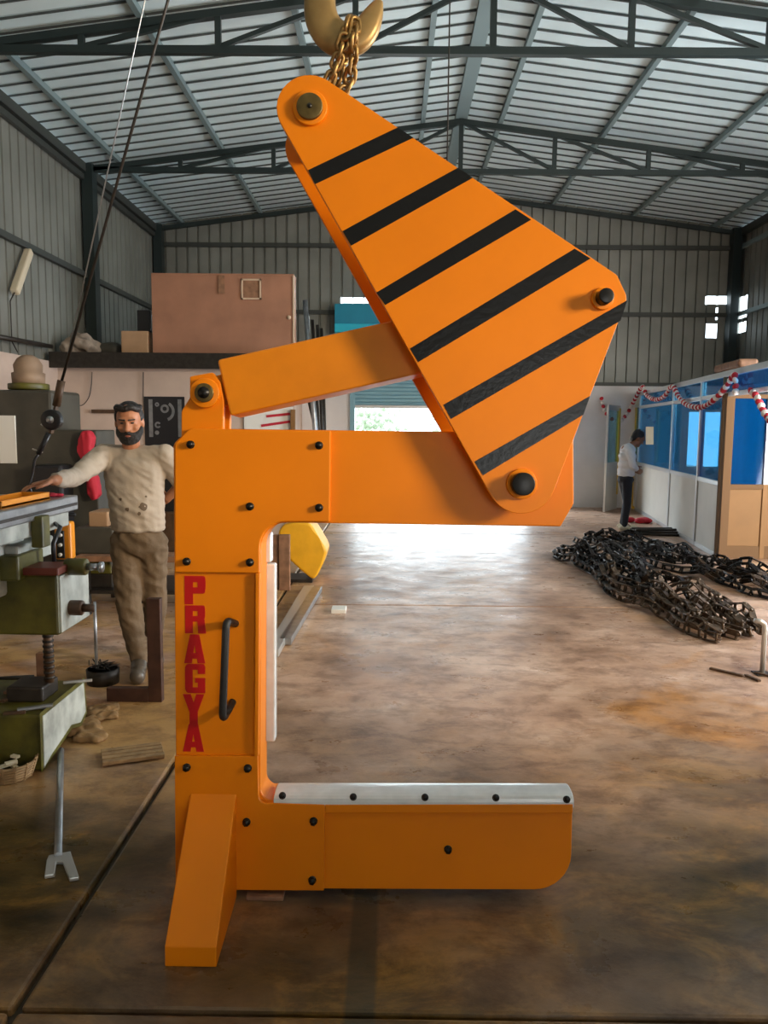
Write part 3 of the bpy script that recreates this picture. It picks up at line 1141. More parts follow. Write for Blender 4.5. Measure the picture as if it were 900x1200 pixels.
LKM = link_mesh('link')
def lay_links(path, n, start=0):
    # path: list of world points; n links spaced along it
    seg = [(path[i + 1] - path[i]).length for i in range(len(path) - 1)]
    tot = sum(seg)
    for k in range(n):
        s_ = tot * (k + 0.5) / n
        i = 0
        while i < len(seg) - 1 and s_ > seg[i]:
            s_ -= seg[i]
            i += 1
        d = (path[i + 1] - path[i]).normalized()
        p = path[i] + d * s_
        q = d.to_track_quat('Z', 'Y')
        q = q @ Quaternion((0, 0, 1), R(45 + 90 * ((k + start) % 2) + random.uniform(-14, 14)))
        share('link', LKM, chain.root, p - chain.base, q)


PT = lambda x, y, d: mw(x, y, d)
lay_links([PT(409, 24, HK - 0.035), PT(403, 45, HK - 0.042), PT(396, 70, HK - 0.02), PT(386, 95, HK), PT(374, 118, HK + 0.03)], 9)
lay_links([PT(417, 24, HK - 0.03), PT(415, 48, HK - 0.042), PT(414, 72, HK - 0.01), PT(409, 96, HK + 0.02), PT(392, 125, HK + 0.03)], 9, 1)
lay_links([PT(412, 22, HK + 0.035), PT(405, 48, HK + 0.045), PT(400, 74, HK + 0.03), PT(394, 100, HK + 0.03), PT(382, 122, HK + 0.04)], 8)
from mathutils import noise as mnoise


def wrinkle(o, amp, f, seed=0.0, ridge=True):
    """cloth folds pressed into a garment's surface"""
    me = o.data
    nr = [v.normal.copy() for v in me.vertices]
    for v, n_ in zip(me.vertices, nr):
        q = Vector((v.co.x * f[0] + seed, v.co.y * f[1], v.co.z * f[2] + 0.6 * v.co.x * f[2]))
        h = mnoise.noise(q) + 0.5 * mnoise.noise(q * 2.1)
        if ridge:
            h = 0.5 - abs(h) * 1.6
        v.co += n_ * (amp * h)
    me.update()


# ================================================================== LEFT SIDE OF THE HALL
def wbox(x0, y0, x1, y1, Y, depth):
    """box whose front face covers the pixels x0..x1, y0..y1 at distance Y"""
    a, b = at(x0, y1, Y), at(x1, y0, Y)
    return MB().box(a.x, b.x, Y, Y + depth, a.z, b.z)


# ---- milling machine in front of the man
MX = -1.60
mill = Thing('milling_machine', (MX, 3.5, 0), 'green and pale grey knee milling machine cut off by the left frame edge', 'machine')
side = [(48, 838), (98, 797), (101, 835), (95, 848), (84, 851), (73, 868), (62, 884), (50, 903)]
yz = []
for px, py in side:
    p = onx(px, py, MX)
    yz.append((p.y, max(p.z, 0.0)))
yz[-1] = (yz[-1][0], 0.0)
swap = lambda x, y, z: (y, x, z)
base = MB()
n = len(yz)
vs = [(MX - 0.9, y, z) for y, z in yz] + [(MX, y, z) for y, z in yz]
fs = [tuple(range(n)), tuple(range(2 * n - 1, n - 1, -1))] + [(i, (i + 1) % n, (i + 1) % n + n, i + n) for i in range(n)]
base.add(vs, fs)
mbase = mill.part('base', base, 'green_machine', 0.012)
y0, y1 = yz[0][0] + 0.02, yz[1][0] - 0.02
mb = MB()
sv = [(MX + 0.004, y + (0.012 if i in (0, 7) else -0.012), z + (-0.01 if i < 2 else 0.012)) for i, (y, z) in enumerate(yz)]
mb.add(sv + [(x - 0.006, y, z) for x, y, z in sv], [tuple(range(n - 1, -1, -1))] + [(i, (i + 1) % n, (i + 1) % n + n, i + n) for i in range(n)])
mill.part('side_plate', mb, 'pale_machine', parent=mbase, label='pale grey painted side of the base')
bt = yz[0][1]
mill.part('screw_seat', MB().box(MX - 0.24, MX - 0.06, 3.62, 3.80, bt, bt + 0.075), 'dark_steel', 0.01)
kx = at(68, 700, 3.5).x
kz0, kz1 = at(68, 745, 3.5).z, at(68, 674, 3.5).z
sc = at(57, 770, 3.72)
mill.part('elevating_screw', MB().cyl((sc.x, 3.72, bt + 0.07), (sc.x, 3.72, kz0 + 0.02), 0.022, 16), 'oily_brown')
for k in range(9):
    zz = bt + 0.09 + k * 0.026
    if zz < kz0 - 0.01:
        mill.part('thread_ring', MB().cyl((sc.x, 3.72, zz), (sc.x, 3.72, zz + 0.011), 0.026, 14), 'dark_steel')
knee = mill.part('knee', MB().box(kx - 0.75, kx, 3.5, 3.86, kz0, kz1), 'green_machine', 0.012)
kp = MB().box(kx - 0.004, kx + 0.006, 3.515, 3.85, kz0 + 0.01, kz1 - 0.008)
mill.part('side_plate', kp, 'pale_machine', 0.003, parent=knee, label='pale grey painted side of the knee')
t0, t1 = at(24, 668, 3.48), at(68, 668, 3.48)
mill.part('drip_tray', MB().box(t0.x, t1.x, 3.48, 3.66, kz1, kz1 + 0.035), 'red_tray', 0.006)
s0, s1 = at(-40, 668, 3.5), at(21, 640, 3.5)
mill.part('saddle', MB().box(s0.x, s1.x, 3.5, 3.88, kz1 + 0.035, s1.z), 'pale_machine', 0.012)
s0, s1 = at(-60, 690, 3.44), at(21, 652, 3.44)
mill.part('knee_slide', MB().box(s0.x, s1.x, 3.44, 3.7, kz1 - 0.02, s1.z), 'green_machine', 0.01)
TX, TZ = -1.62, 1.235
mill.part('table', MB().box(TX - 0.42, TX, 2.55, 4.02, TZ - 0.075, TZ), 'steel', 0.006)
mill.part('table_slot', MB().box(TX - 0.05, TX + 0.004, 2.56, 4.0, TZ - 0.05, TZ - 0.036), 'dark_steel')
mill.part('table_apron', MB().box(TX - 0.36, TX - 0.02, 2.7, 3.95, TZ - 0.15, TZ - 0.075), 'pale_machine', 0.008)
mill.part('table_foot', MB().box(TX - 0.40, TX - 0.13, 3.35, 3.70, TZ - 0.42, TZ - 0.15), 'pale_machine', 0.02)
mill.part('stop_dog', MB().box(TX - 0.02, TX + 0.035, 3.52, 3.60, TZ - 0.20, TZ - 0.055), 'green_machine', 0.006)
mill.part('oil_pipe', MB().tube([(TX - 0.02, 3.78, TZ - 0.12), (TX + 0.03, 3.72, TZ - 0.13), (TX + 0.02, 3.66, TZ - 0.20), (TX + 0.02, 3.66, TZ - 0.30)], 0.011, 8), 'plastic_black')
mill.part('column', MB().box(-3.4, -2.50, 3.9, 4.5, 0.25, 2.2), 'green_machine', 0.03)
mill.part('plinth', MB().box(-3.4, -2.5, 3.6, 4.6, 0, 0.3), 'green_machine', 0.02)
h = at(77, 664, 3.62)
hub = mill.part('crank_hub', MB().cyl((kx - 0.01, 3.62, h.z), (kx + 0.09, 3.62, h.z), 0.04, 18), 'green_machine', 0.006)
mill.part('crank_shaft', MB().cyl((kx + 0.09, 3.62, h.z), (kx + 0.15, 3.62, h.z), 0.017, 12).cyl((kx + 0.15, 3.62, h.z), (kx + 0.165, 3.62, h.z), 0.026, 12), 'steel', parent=hub)
h = at(74, 712, 3.62)
hub = mill.part('crank_hub', MB().cyl((kx - 0.01, 3.62, h.z), (kx + 0.065, 3.62, h.z), 0.036, 18), 'oily_brown', 0.006)
hx = at(111, 712, 3.62).x
mill.part('crank_shaft', MB().cyl((kx + 0.065, 3.62, h.z), (hx, 3.62, h.z), 0.02, 12), 'oily_brown', parent=hub)
mill.part('crank_lever', MB().cyl((hx, 3.62, h.z + 0.03), (hx, 3.62, at(111, 779, 3.62).z), 0.0075, 10), 'steel', parent=hub)

# swarf and bits of steel lying on the base
for i, (a, b, lab) in enumerate((((2, 822), (34, 806), 'flat steel strip slanting across the left end of the milling machine base'), ((20, 832), (62, 826), 'thin steel rod lying along the front of the milling machine base'), ((74, 800), (108, 797), 'pale flat bar poking out over the back corner of the milling machine base'))):
    pa, pb = gnd(*a, bt + 0.012 + 0.004 * i), gnd(*b, bt + 0.012 + 0.004 * i)
    single('steel_strip', MB().bar(pa, pb, 0.03 - 0.006 * i, 0.012), ('oily_brown', 'steel', 'galv_pipe')[i], pa, lab, 'metal strip', bevel=0.002)
for i, (a, b, m_, lab) in enumerate((((4, 836), (30, 834), 'oily_brown', 'short brown offcut at the front edge of the milling machine base'), ((30, 818), (52, 814), 'dark_steel', 'dark offcut in front of the elevating screw seat'), ((6, 812), (26, 800), 'wood_old', 'reddish wooden stick on the left of the milling machine base'))):
    pa, pb = gnd(*a, bt + 0.008), gnd(*b, bt + 0.008)
    single('scrap_piece', MB().bar(pa, pb, 0.022, 0.014), m_, pa, lab, 'scrap', bevel=0.002)
single('wood_offcut', MB().box(-1.80, -1.74, 3.86, 3.90, bt, bt + 0.17), 'wood_old', (-1.77, 3.88, bt), 'upright wooden offcut standing on the milling machine base', 'wood', bevel=0.003)

# things on the mill's table
p = at(30, 583, 3.55)
yt = Thing('parts_tray', (-1.74, 3.5, TZ), 'shallow yellow tray on the milling machine table by the man\'s hand', 'tray')
yt.part('tray_floor', MB().box(-1.80, -1.66, 3.30, 3.78, TZ, TZ + 0.012), 'yellow_plastic')
for (a, b, c, d) in ((-1.80, -1.79, 3.30, 3.78), (-1.67, -1.66, 3.30, 3.78), (-1.80, -1.66, 3.30, 3.31), (-1.80, -1.66, 3.77, 3.78)):
    yt.part('tray_wall', MB().box(a, b, c, d, TZ, TZ + 0.035), 'yellow_plastic', 0.002)
for i, (x, y, l, m_, lab) in enumerate(((-1.70, 3.22, 0.10, 'oily_brown', 'brown steel bar at the near end of the yellow tray'), (-1.73, 3.08, 0.12, 'wood_old', 'brown wooden strip on the milling table near the left frame edge'))):
    single('table_bar', MB().bar((x - l, y, TZ + 0.012), (x + 0.03, y + 0.05, TZ + 0.012), 0.03, 0.024), m_, (x, y, TZ), lab, 'bar', bevel=0.003)
single('shop_rag', MB().ball((-1.72, 3.90, TZ + 0.010), 0.05, 0.035, 0.012, 10).ball((-1.68, 3.92, TZ + 0.008), 0.03, 0.03, 0.010, 8), 'cloth_red', (-1.70, 3.9, TZ), 'crumpled red rag on the milling table under the man\'s wrist', 'rag')

# ---- crane pendant control hanging beside the mill
pc = at(73, 634, 4.12)
pend = Thing('pendant_control', (pc.x, 4.12, at(73, 656, 4.12).z), 'yellow crane pendant with three push buttons hanging beside the milling machine', 'pendant control')
ang = 0.30
a, b = at(64, 656, 4.12), at(82, 612, 4.12)
pend.part('housing', MB().box(a.x, b.x, 4.12, 4.19, a.z, b.z), 'yellow_plastic', 0.012)
a2, b2 = at(67, 654, 4.118), at(75, 622, 4.118)
pnl = pend.part('button_plate', MB().box(a2.x, b2.x, 4.112, 4.124, a2.z, b2.z), 'plastic_black', 0.002)
for yy in (627, 638.5, 650):
    q = at(71, yy, 4.112)
    pend.part('button', MB().cyl((q.x, 4.114, q.z), (q.x, 4.10, q.z), 0.010, 14), 'paper', parent=pnl)
q0 = at(72, 612, 4.15)
pend.part('cable', MB().tube([q0, q0 + Vector((-0.03, -0.02, 0.05)), q0 + Vector((-0.10, -0.06, 0.045)), Vector((TX - 0.01, 4.0, TZ - 0.10))], 0.009, 8), 'plastic_black')

# ---- hanging pulley block on its wire ropes
HY = 3.92
hang = Thing('rope_pulley', at(62, 492, HY), 'black pulley block hanging on wire ropes above the man\'s hand', 'pulley')
c = at(61, 492, HY)
top_dir = (at(197, 0, HY) - at(72, 448, HY)).normalized()
rp0 = at(72, 448, HY)
k_ = (roof_z(0) - 0.1 - rp0.z) / top_dir.z
hang.part('wire_rope', MB().cyl(rp0, rp0 + top_dir * k_, 0.0075, 8), 'dark_steel')
p1 = at(113, 262, HY)
d2 = (p1 - at(76, 432, HY)).normalized()
hang.part('wire_rope', MB().cyl(at(76, 432, HY), at(76, 432, HY) + d2 * ((5.4 - 1.9) / d2.z), 0.0035, 8), 'steel')
hang.part('rope_socket', MB().cyl(at(72, 446, HY), at(66, 476, HY), 0.020, 10), 'oily_brown')
hang.part('sheave', MB().cyl(c + Vector((0, -0.02, 0)), c + Vector((0, 0.02, 0)), 0.052, 22), 'plastic_black', 0.006)
hang.part('sheave_axle', MB().cyl(c + Vector((0, -0.03, 0)), c + Vector((0, 0.03, 0)), 0.018, 12), 'steel')
hang.part('side_cheek', MB().bar(at(67, 470, HY + 0.03), at(60, 508, HY + 0.03), 0.014, 0.035, (0, 1, 0)), 'oily_brown', 0.004)
hang.part('lower_hook', MB().tube([at(57, 508, HY), at(50, 522, HY), at(45, 532, HY)], 0.014, 8), 'plastic_black')
hang.part('tail_rope', MB().tube([at(47, 528, HY), at(40, 540, HY), at(38, 555, HY), at(34, 570, HY), Vector((-1.80, 3.90, TZ))], 0.008, 8), 'plastic_black')
hang.part('cotter', MB().bar(at(48, 497, HY), at(54, 501, HY), 0.006), 'galv_pipe')
hang.part('cotter', MB().bar(at(38, 526, HY), at(50, 530, HY), 0.006), 'galv_pipe')

# ---- big dark machine further back by the left wall
PY = 7.4
pl = Thing('planing_machine', at(20, 620, PY).to_2d().to_3d(), 'tall dark grey-green machine with a domed motor by the left wall', 'machine')
a, b = at(-40, 600, PY), at(60, 457, PY)
pl.part('body', MB().box(a.x, b.x, PY, PY + 0.7, 0.0, b.z), 'dark_machine', 0.03)
a2, b2 = at(0, 543, PY - 0.02), at(17, 487, PY - 0.02)
pl.part('name_panel', MB().box(a2.x, b2.x, PY - 0.02, PY + 0.01, a2.z, b2.z), 'paper', 0.003, label='pale rectangular panel on the dark body')
cc = at(34, 457, PY + 0.3)
pl.part('motor_ring', MB().cyl(cc, cc + Vector((0, 0, 0.06)), 0.19, 24), 'green_machine', 0.01)
lat = [(0.15, 0.06), (0.155, 0.16), (0.13, 0.17), (0.135, 0.24), (0.10, 0.30), (0.05, 0.335), (0.0, 0.34)]
mb = MB()
mb.tube([cc + Vector((0, 0, z)) for _, z in lat], [max(r_, 0.004) for r_, _ in lat], 20)
pl.part('motor_dome', mb, 'dome_tan')
a3, b3 = at(60, 600, PY), at(113, 504, PY)
pl.part('control_cabinet', MB().box(a3.x, b3.x, PY, PY + 0.5, 0, b3.z), 'dark_machine', 0.015)
a3, b3 = at(40, 600, PY - 0.25), at(72, 545, PY - 0.25)
pl.part('feed_box', MB().box(a3.x, b3.x, PY - 0.25, PY + 0.05, a3.z - 0.3, b3.z), 'plastic_black', 0.03)

# ---- bench behind the man and the things on it
BY = 6.4
bz = at(150, 652, BY).z
bx0, bx1 = at(88, 650, BY).x, at(260, 650, BY).x
bench = Thing('work_bench', ((bx0 + bx1) / 2, BY, 0), 'low brown workbench behind the standing man', 'bench')
bench.part('bench_top', MB().box(bx0, bx1, BY, BY + 0.8, bz - 0.05, bz), 'wood_old', 0.006)
for x in (bx0 + 0.06, bx1 - 0.06):
    for y in (BY + 0.06, BY + 0.74):
        bench.part('leg', MB().box(x - 0.03, x + 0.03, y - 0.03, y + 0.03, 0, bz - 0.05), 'dark_steel')
bench.part('lower_shelf', MB().box(bx0 + 0.03, bx1 - 0.03, BY + 0.05, BY + 0.75, 0.18, 0.21), 'dark_steel')
for i, (x0, y0, x1, y1, dy, m_, lab, cat) in enumerate((
        (104, 600, 126, 619, 0.2, 'cardboard', 'brown box on top of the dark chest behind the man\'s elbow', 'box'),
        (88, 619, 132, 651, 0.1, 'dark_machine', 'long dark chest on the workbench below the man\'s outstretched arm', 'chest'),
        (188, 600, 206, 651, 0.25, 'oily_brown', 'brown metal case on the workbench between the man and the lifting hook', 'case'),
        (188, 545, 206, 600, 0.30, 'plastic_black', 'black box stacked on the brown metal case beside the lifting hook', 'box'))):
    Y = BY + dy
    a, b = at(x0, y1, Y), at(x1, y0, Y)
    z0 = bz if i in (1, 2) else (at(x0, 619, BY + 0.1).z if i == 0 else at(0, 600, BY + 0.25).z)
    if i == 0:
        z0 = at(88, 619, BY + 0.1).z
    if i == 3:
        z0 = at(188, 600, BY + 0.25).z
    single('storage_box', MB().box(a.x, b.x, Y, Y + 0.3, z0, b.z), m_, ((a.x + b.x) / 2, Y, z0), lab, cat, bevel=0.012)
# crates under the bench
for (x0, y0, x1, y1, m_, lab) in ((98, 690, 132, 706, 'dark_steel', 'low black crate on the shelf under the workbench'), (106, 672, 130, 689, 'green_machine', 'small green can lying above the black crate under the workbench')):
    a, b = at(x0, y1, BY + 0.15), at(x1, y0, BY + 0.15)
    z0 = 0.21 if m_ == 'dark_steel' else 0.21 + (at(0, 690, BY + 0.15).z - at(0, 706, BY + 0.15).z) + 0.002
    single('metal_crate', MB().box(a.x, b.x, BY + 0.15, BY + 0.5, z0, z0 + (b.z - a.z)), m_, (a.x, BY + 0.15, z0), lab, 'crate', bevel=0.01)
# red cloth hanging by the cabinet
RYc = PY - 0.10
op = [(96, 505), (103, 504), (109, 513), (105, 530), (107, 548), (113, 562), (116, 580), (108, 588), (101, 578), (100, 560), (95, 540), (89, 528), (91, 514)]
opt = [(at(x, y, RYc).x, at(x, y, RYc).z) for x, y in op]
cl_ = MB().prism(rounded(opt, 0.02, 3), RYc, RYc + 0.10)
for (x0, y0, x1, y1) in ((97, 508, 101, 545), (103, 508, 106, 570), (101, 530, 111, 582)):
    cl_.cap(at(x0, y0, RYc), at(x1, y1, RYc), 0.022, 0.028, 8)
rc = single('hung_cloth', cl_, 'cloth_red', at(106, 588, RYc), 'red cloth hung on the dark cabinet behind the man\'s arm', 'cloth')
voxel(rc, 0.014, 2)

# ---- on the store room's roof
TS = RZ + 0.13
def plate(name, x0, y0, x1, y1, Y, d, z0=None):
    a, b = at(x0, y1, Y), at(x1, y0, Y)
    return min(a.x, b.x), max(a.x, b.x), (min(a.z, b.z) if z0 is None else z0), max(a.z, b.z)


a, b, z0, z1 = plate('c', 177, 428, 344.5, 322, 11.0, 2, TS)
cr = Thing('plywood_crate', ((a + b) / 2, 11.0, TS), 'large reddish plywood crate on the store room roof', 'crate')
crb = cr.part('front_board', MB().box(a, b, 11.0, 11.03, z0, z1), 'plywood', 0.004)
cr.part('side_board', MB().box(b - 0.025, b, 11.031, 11.258, z0, z1), 'plywood', 0.004)
cr.part('side_board', MB().box(a, a + 0.025, 11.031, 11.258, z0, z1), 'plywood', 0.004)
cr.part('back_board', MB().box(a + 0.026, b - 0.026, 11.26, 11.28, z0, z1), 'plywood', 0.004)
cr.part('top_board', MB().box(a, b, 11.0, 11.28, z1 + 0.001, z1 + 0.025), 'plywood', 0.004)
cr.part('edge_strip', MB().box(b - 0.012, b + 0.008, 10.985, 11.03, z0, z1), 'plywood_edge', parent=crb)
fa, fb = at(283, 351, 10.99), at(306, 327, 10.99)
t_ = 0.022
wf_ = MB().box(fa.x, fb.x, 10.975, 11.0, fa.z, fa.z + t_).box(fa.x, fb.x, 10.975, 11.0, fb.z - t_, fb.z).box(fa.x, fa.x + t_, 10.975, 11.0, fa.z, fb.z).box(fb.x - t_, fb.x, 10.975, 11.0, fa.z, fb.z)
cr.part('vent_frame', wf_, 'plywood_edge', parent=crb)
cr.part('vent_panel', MB().box(fa.x, fb.x, 10.99, 11.0, fa.z, fb.z), 'wood_old', parent=crb)
sa, sb = at(256, 344, 10.99), at(263, 323, 10.99)
cr.part('cleat', MB().box(sa.x, sb.x, 10.98, 11.0, sa.z, sb.z), 'wood_old', parent=crb)
q = at(338.5, 372, 10.99)
cr.part('knot', MB().cyl((q.x, 10.99, q.z), (q.x, 11.0, q.z), 0.03, 12), 'plywood_edge', parent=crb)

a, b, z0, z1 = plate('c', 143, 428, 176, 388, 11.05, 1, TS)
single('carton', MB().box(a, b - 0.01, 11.0, 11.6, z0, z1), 'cardboard', (a, 11.0, TS), 'brown carton beside the left end of the plywood crate', 'box', bevel=0.01)
a, b, _, z2 = plate('c', 160, 388, 177, 363, 11.1, 1, TS)
single('black_case', MB().box(a, b - 0.01, 11.1, 11.5, z1 + 0.002, z2), 'plastic_black', (a, 11.1, z1), 'black case on top of the brown carton', 'case', bevel=0.015)
sk = MB()
for i in range(16):
    t = i / 15
    p = at(82 + 26 * t, 412 - 10 * math.sin(math.pi * t) + random.uniform(-4, 2), 11.1 + random.uniform(-0.1, 0.2))
    p.z = max(p.z, TS + 0.10)
    sk.ball(p, random.uniform(0.10, 0.15), 0.12, random.uniform(0.06, 0.12), 10)
o = single('sack_heap', sk, 'grey_sack', at(80, 425, 11.1), 'crumpled grey-brown sacking heaped on the store room roof at its left end', 'sack')
voxel(o, 0.020, 2)
wrinkle(o, 0.05, (5, 5, 7), 2.0)
o = MB()
for i in range(9):
    p = at(120 + 16 * i / 8, 415 + random.uniform(-5, 3), 11.25)
    p.z = max(p.z, TS + 0.10)
    o.ball(p, 0.12, 0.12, 0.08 + random.uniform(0, 0.05), 8)
o = single('tarpaulin', o, 'dark_machine', at(128, 425, 11.2), 'dark folded tarpaulin between the sacking and the brown carton', 'tarpaulin')
voxel(o, 0.022, 2)

# store room wall: poster, wall bar, loose cable
a, b = at(171, 560, 10.985), at(216, 465, 10.985)
po = Thing('wall_poster', ((a.x + b.x) / 2, 10.985, a.z), 'black poster with pale machine parts printed on it, behind the man', 'poster')
po.part('sheet', MB().box(a.x, b.x, 10.985, 10.998, a.z, b.z), 'plastic_black')
def ring(px, py, r0, r1, t0, t1, m_='steel'):
    c_ = at(px, py, 10.984)
    n_ = 20
    vs_, fs_ = [], []
    for k in range(n_ + 1):
        t = R(t0 + (t1 - t0) * k / n_)
        for rr in (r0, r1):
            vs_.append((c_.x + rr * math.cos(t), 10.983, c_.z + rr * math.sin(t)))
    for k in range(n_):
        fs_.append((2 * k, 2 * k + 2, 2 * k + 3, 2 * k + 1))
    po.part('print', MB().add(vs_, fs_), m_)


ring(193, 482, 0.10, 0.14, -70, 60)
ring(193, 479, 0.03, 0.06, 0, 360)
ring(184, 474, 0.01, 0.03, 0, 360)
ring(185, 498, 0.02, 0.045, 30, 330)
ring(184, 507, 0.0, 0.03, 0, 360)
for px in (176, 210):
    c0_, c1_ = at(px, 512, 10.982), at(px + 1.5, 468, 10.982)
    po.part('print', MB().box(c0_.x - 0.012, c1_.x + 0.012, 10.980, 10.984, c0_.z, c1_.z), 'steel')
a, b = at(107, 482, 10.95), at(142, 482, 10.95)
single('wall_bar', MB().box(a.x, b.x, 10.95, 11.0, a.z - 0.025, a.z + 0.025), 'oily_brown', (a.x, 10.95, a.z), 'short dark wooden bar fixed to the wall left of the man\'s head', 'bar')
cab = [at(108, 436, 10.97), at(107, 452, 10.97), at(104, 466, 10.97), at(96, 475, 10.97), at(88, 472, 10.97), at(83, 462, 10.97)]
single('loose_cable', MB().tube([Vector(p) for p in smooth_line([tuple(p) for p in cab])], 0.006, 6), 'dark_steel', cab[0], 'thin dark cable drooping down the pale wall above the man\'s arm', 'cable')
cab = [at(168, 436, 10.97), at(168, 466, 10.97), at(170, 500, 10.97)]
single('loose_cable', MB().tube(cab, 0.006, 6), 'dark_steel', cab[0], 'thin straight cable down the wall beside the black poster', 'cable')
a, b = at(286, 503, 10.97), at(345, 477, 10.97)
ban = Thing('wall_banner', ((a.x + b.x) / 2, 10.97, a.z - 0.6), 'white banner with red strokes on the store room wall under the link box', 'banner')
ban.part('sheet', MB().box(a.x, b.x - 0.02, 10.97, 10.985, a.z - 0.6, b.z), 'paper')
for (x0, y0, x1, y1) in ((312, 488, 340, 485), (306, 499, 340, 494)):
    ban.part('stroke', MB().bar(at(x0, y0, 10.968), at(x1, y1, 10.966), 0.012, 0.035), 'cloth_red')
a, b = at(341, 520, 10.93), at(346, 480, 10.93)
single('orange_post', MB().box(a.x, b.x, 10.9, 10.96, 0.0, b.z), 'laminate_tan', (a.x, 10.9, 0), 'narrow orange post at the corner of the store room', 'post')

# lamp and service pipe on the left wall
a, b = onx(34, 294, XL + 0.09), onx(17, 343, XL + 0.09)
lampw = Thing('tube_lamp', b, 'cream tube lamp housing slanting on the left corrugated wall', 'lamp')
lampw.part('housing', MB().bar(a, b, 0.10, 0.10), 'tube_cream', 0.02)
lampw.part('wire', MB().tube([b, b + Vector((0, -0.12, -0.12)), b + Vector((0, -0.12, -0.6)), b + Vector((0, 0.02, -0.72))], 0.008, 6), 'dark_steel')
a, b = onx(-5, 394, XL + 0.12), onx(60, 406, XL + 0.12)
single('wall_pipe', MB().cyl(a, b, 0.03, 10), 'dark_steel', a, 'dark pipe running along the left wall below the tube lamp', 'pipe')

# ---- floor clutter on the left
def gline(a, b, z=0.0):
    return gnd(*a, z), gnd(*b, z)


a, b = gnd(71.5, 879, 0.016), gnd(68, 1003, 0.016)
bar_ = Thing('fork_bar', gnd(70, 950), 'steel tube with a flat forked foot lying on the floor at left', 'forked bar')
bar_.part('shaft', MB().cyl(a, b, 0.0145, 14), 'steel', 0.002)
f0 = gnd(69, 1001, 0.014)
dr = (f0 - a).normalized()
sd = dr.cross(Vector((0, 0, 1))).normalized()
def fk(u, v, z):
    return f0 + dr * u - sd * v + Vector((0, 0, z - 0.014))


def fork_piece(pts_):
    n_ = len(pts_)
    vs_ = [fk(u, v, 0.002) for u, v in pts_] + [fk(u, v, 0.016) for u, v in pts_]
    fs_ = [tuple(range(n_ - 1, -1, -1)), tuple(range(n_, 2 * n_))] + [(i, (i + 1) % n_, (i + 1) % n_ + n_, i + n_) for i in range(n_)]
    return MB().add(vs_, fs_)


fork = bar_.part('fork', fork_piece([(-0.005, -0.035), (-0.005, 0.04), (0.03, 0.045), (0.185, 0.068), (0.185, 0.036), (0.06, 0.014), (0.05, -0.008), (0.135, -0.014), (0.135, -0.046), (0.03, -0.042)]), 'galv_pipe', 0.003)
voxel_none = None

ang = Thing('steel_angle', gnd(156, 823), 'rust-brown L-shaped steel bar standing on the floor by the man\'s shoe', 'steel angle')
g0 = gnd(180, 823)
Yg = g0.y
a, b = at(174, 823, Yg), at(187, 702, Yg)
ang.part('upright', MB().box(a.x, b.x, Yg, Yg + 0.05, 0.0, b.z), 'rust_steel', 0.003)
a2 = at(125, 823, Yg)
ang.part('foot', MB().box(a2.x, a.x - 0.001, Yg, Yg + 0.05, 0.0, at(150, 807, Yg).z), 'rust_steel', 0.003)

c = gnd(114, 806)
tub = Thing('swarf_tub', c + Vector((0, 0.1, 0)), 'low black round tub full of swarf behind the milling machine base', 'tub')
mb = MB()
r_ = 0.10
mb.tube([c + Vector((0, 0.1, z)) for z in (0, 0.09, 0.09, 0.075)], [r_ * 0.95, r_, r_ - 0.01, r_ - 0.012], 20)
tub.part('pan', mb, 'dark_steel')
sw = MB()
for i in range(26):
    t, rr = random.uniform(0, 6.28), random.uniform(0, r_ * 0.9)
    p = c + Vector((rr * math.cos(t), 0.1 + rr * math.sin(t), 0.09 + random.uniform(0, 0.03)))
    sw.bar(p, p + Vector((random.uniform(-0.06, 0.06), random.uniform(-0.05, 0.05), random.uniform(-0.01, 0.03))), 0.006, 0.004)
so = tub.part('swarf', sw, 'dark_steel')
so['kind'] = 'stuff'

def rag(name, pts_, m_, lab, cat='rag', r0=0.05, flat=0.34):
    mb_ = MB()
    for (x, y) in [(x_ + random.uniform(-5, 5), y_ + random.uniform(-3, 3)) for x_, y_ in pts_ for _ in range(4)]:
        p = gnd(x, y, r0 * flat * 0.8)
        mb_.ball(p, r0 * random.uniform(0.8, 1.3), r0 * random.uniform(0.8, 1.3), r0 * flat * random.uniform(0.8, 1.4), 9, Matrix.Rotation(random.uniform(0, 3), 3, 'Z'))
    p0 = gnd(*pts_[0])
    o_ = single(name, mb_, m_, p0, lab, cat)
    voxel(o_, 0.009, 3)
    wrinkle(o_, 0.012, (14, 14, 14), random.uniform(0, 20))
    return o_


rag('oily_rag', [(88, 858), (98, 852), (108, 855), (114, 862), (96, 862), (104, 846)], 'rag_brown', 'brown oily rag in a heap against the milling machine base')
rag('oily_rag', [(108, 835), (120, 832), (131, 829), (117, 840), (128, 838)], 'rag_brown', 'flat ochre rag on the floor behind the heaped brown rag', r0=0.045, flat=0.3)
# slatted wooden mat
a, b = gnd(120, 899), gnd(193, 889)
mt = Thing('wooden_pallet_piece', a, 'small worn slatted wooden piece lying on the floor left of the column', 'wood piece')
ux = (b - a)
uy = gnd(118, 882) - a
for k in range(4):
    s0 = a + uy * (k / 4 + 0.03)
    mt.part('slat', MB().bar(s0 + Vector((0, 0, 0.018)), s0 + ux + Vector((0, 0, 0.018)), uy.length / 4 * 0.8, 0.018), 'wicker', 0.003)
for t in (0.06, 0.94):
    mt.part('batten', MB().bar(a + ux * t + Vector((0, 0, 0.005)), a + ux * t + uy + Vector((0, 0, 0.005)), 0.03, 0.009), 'wood_old')
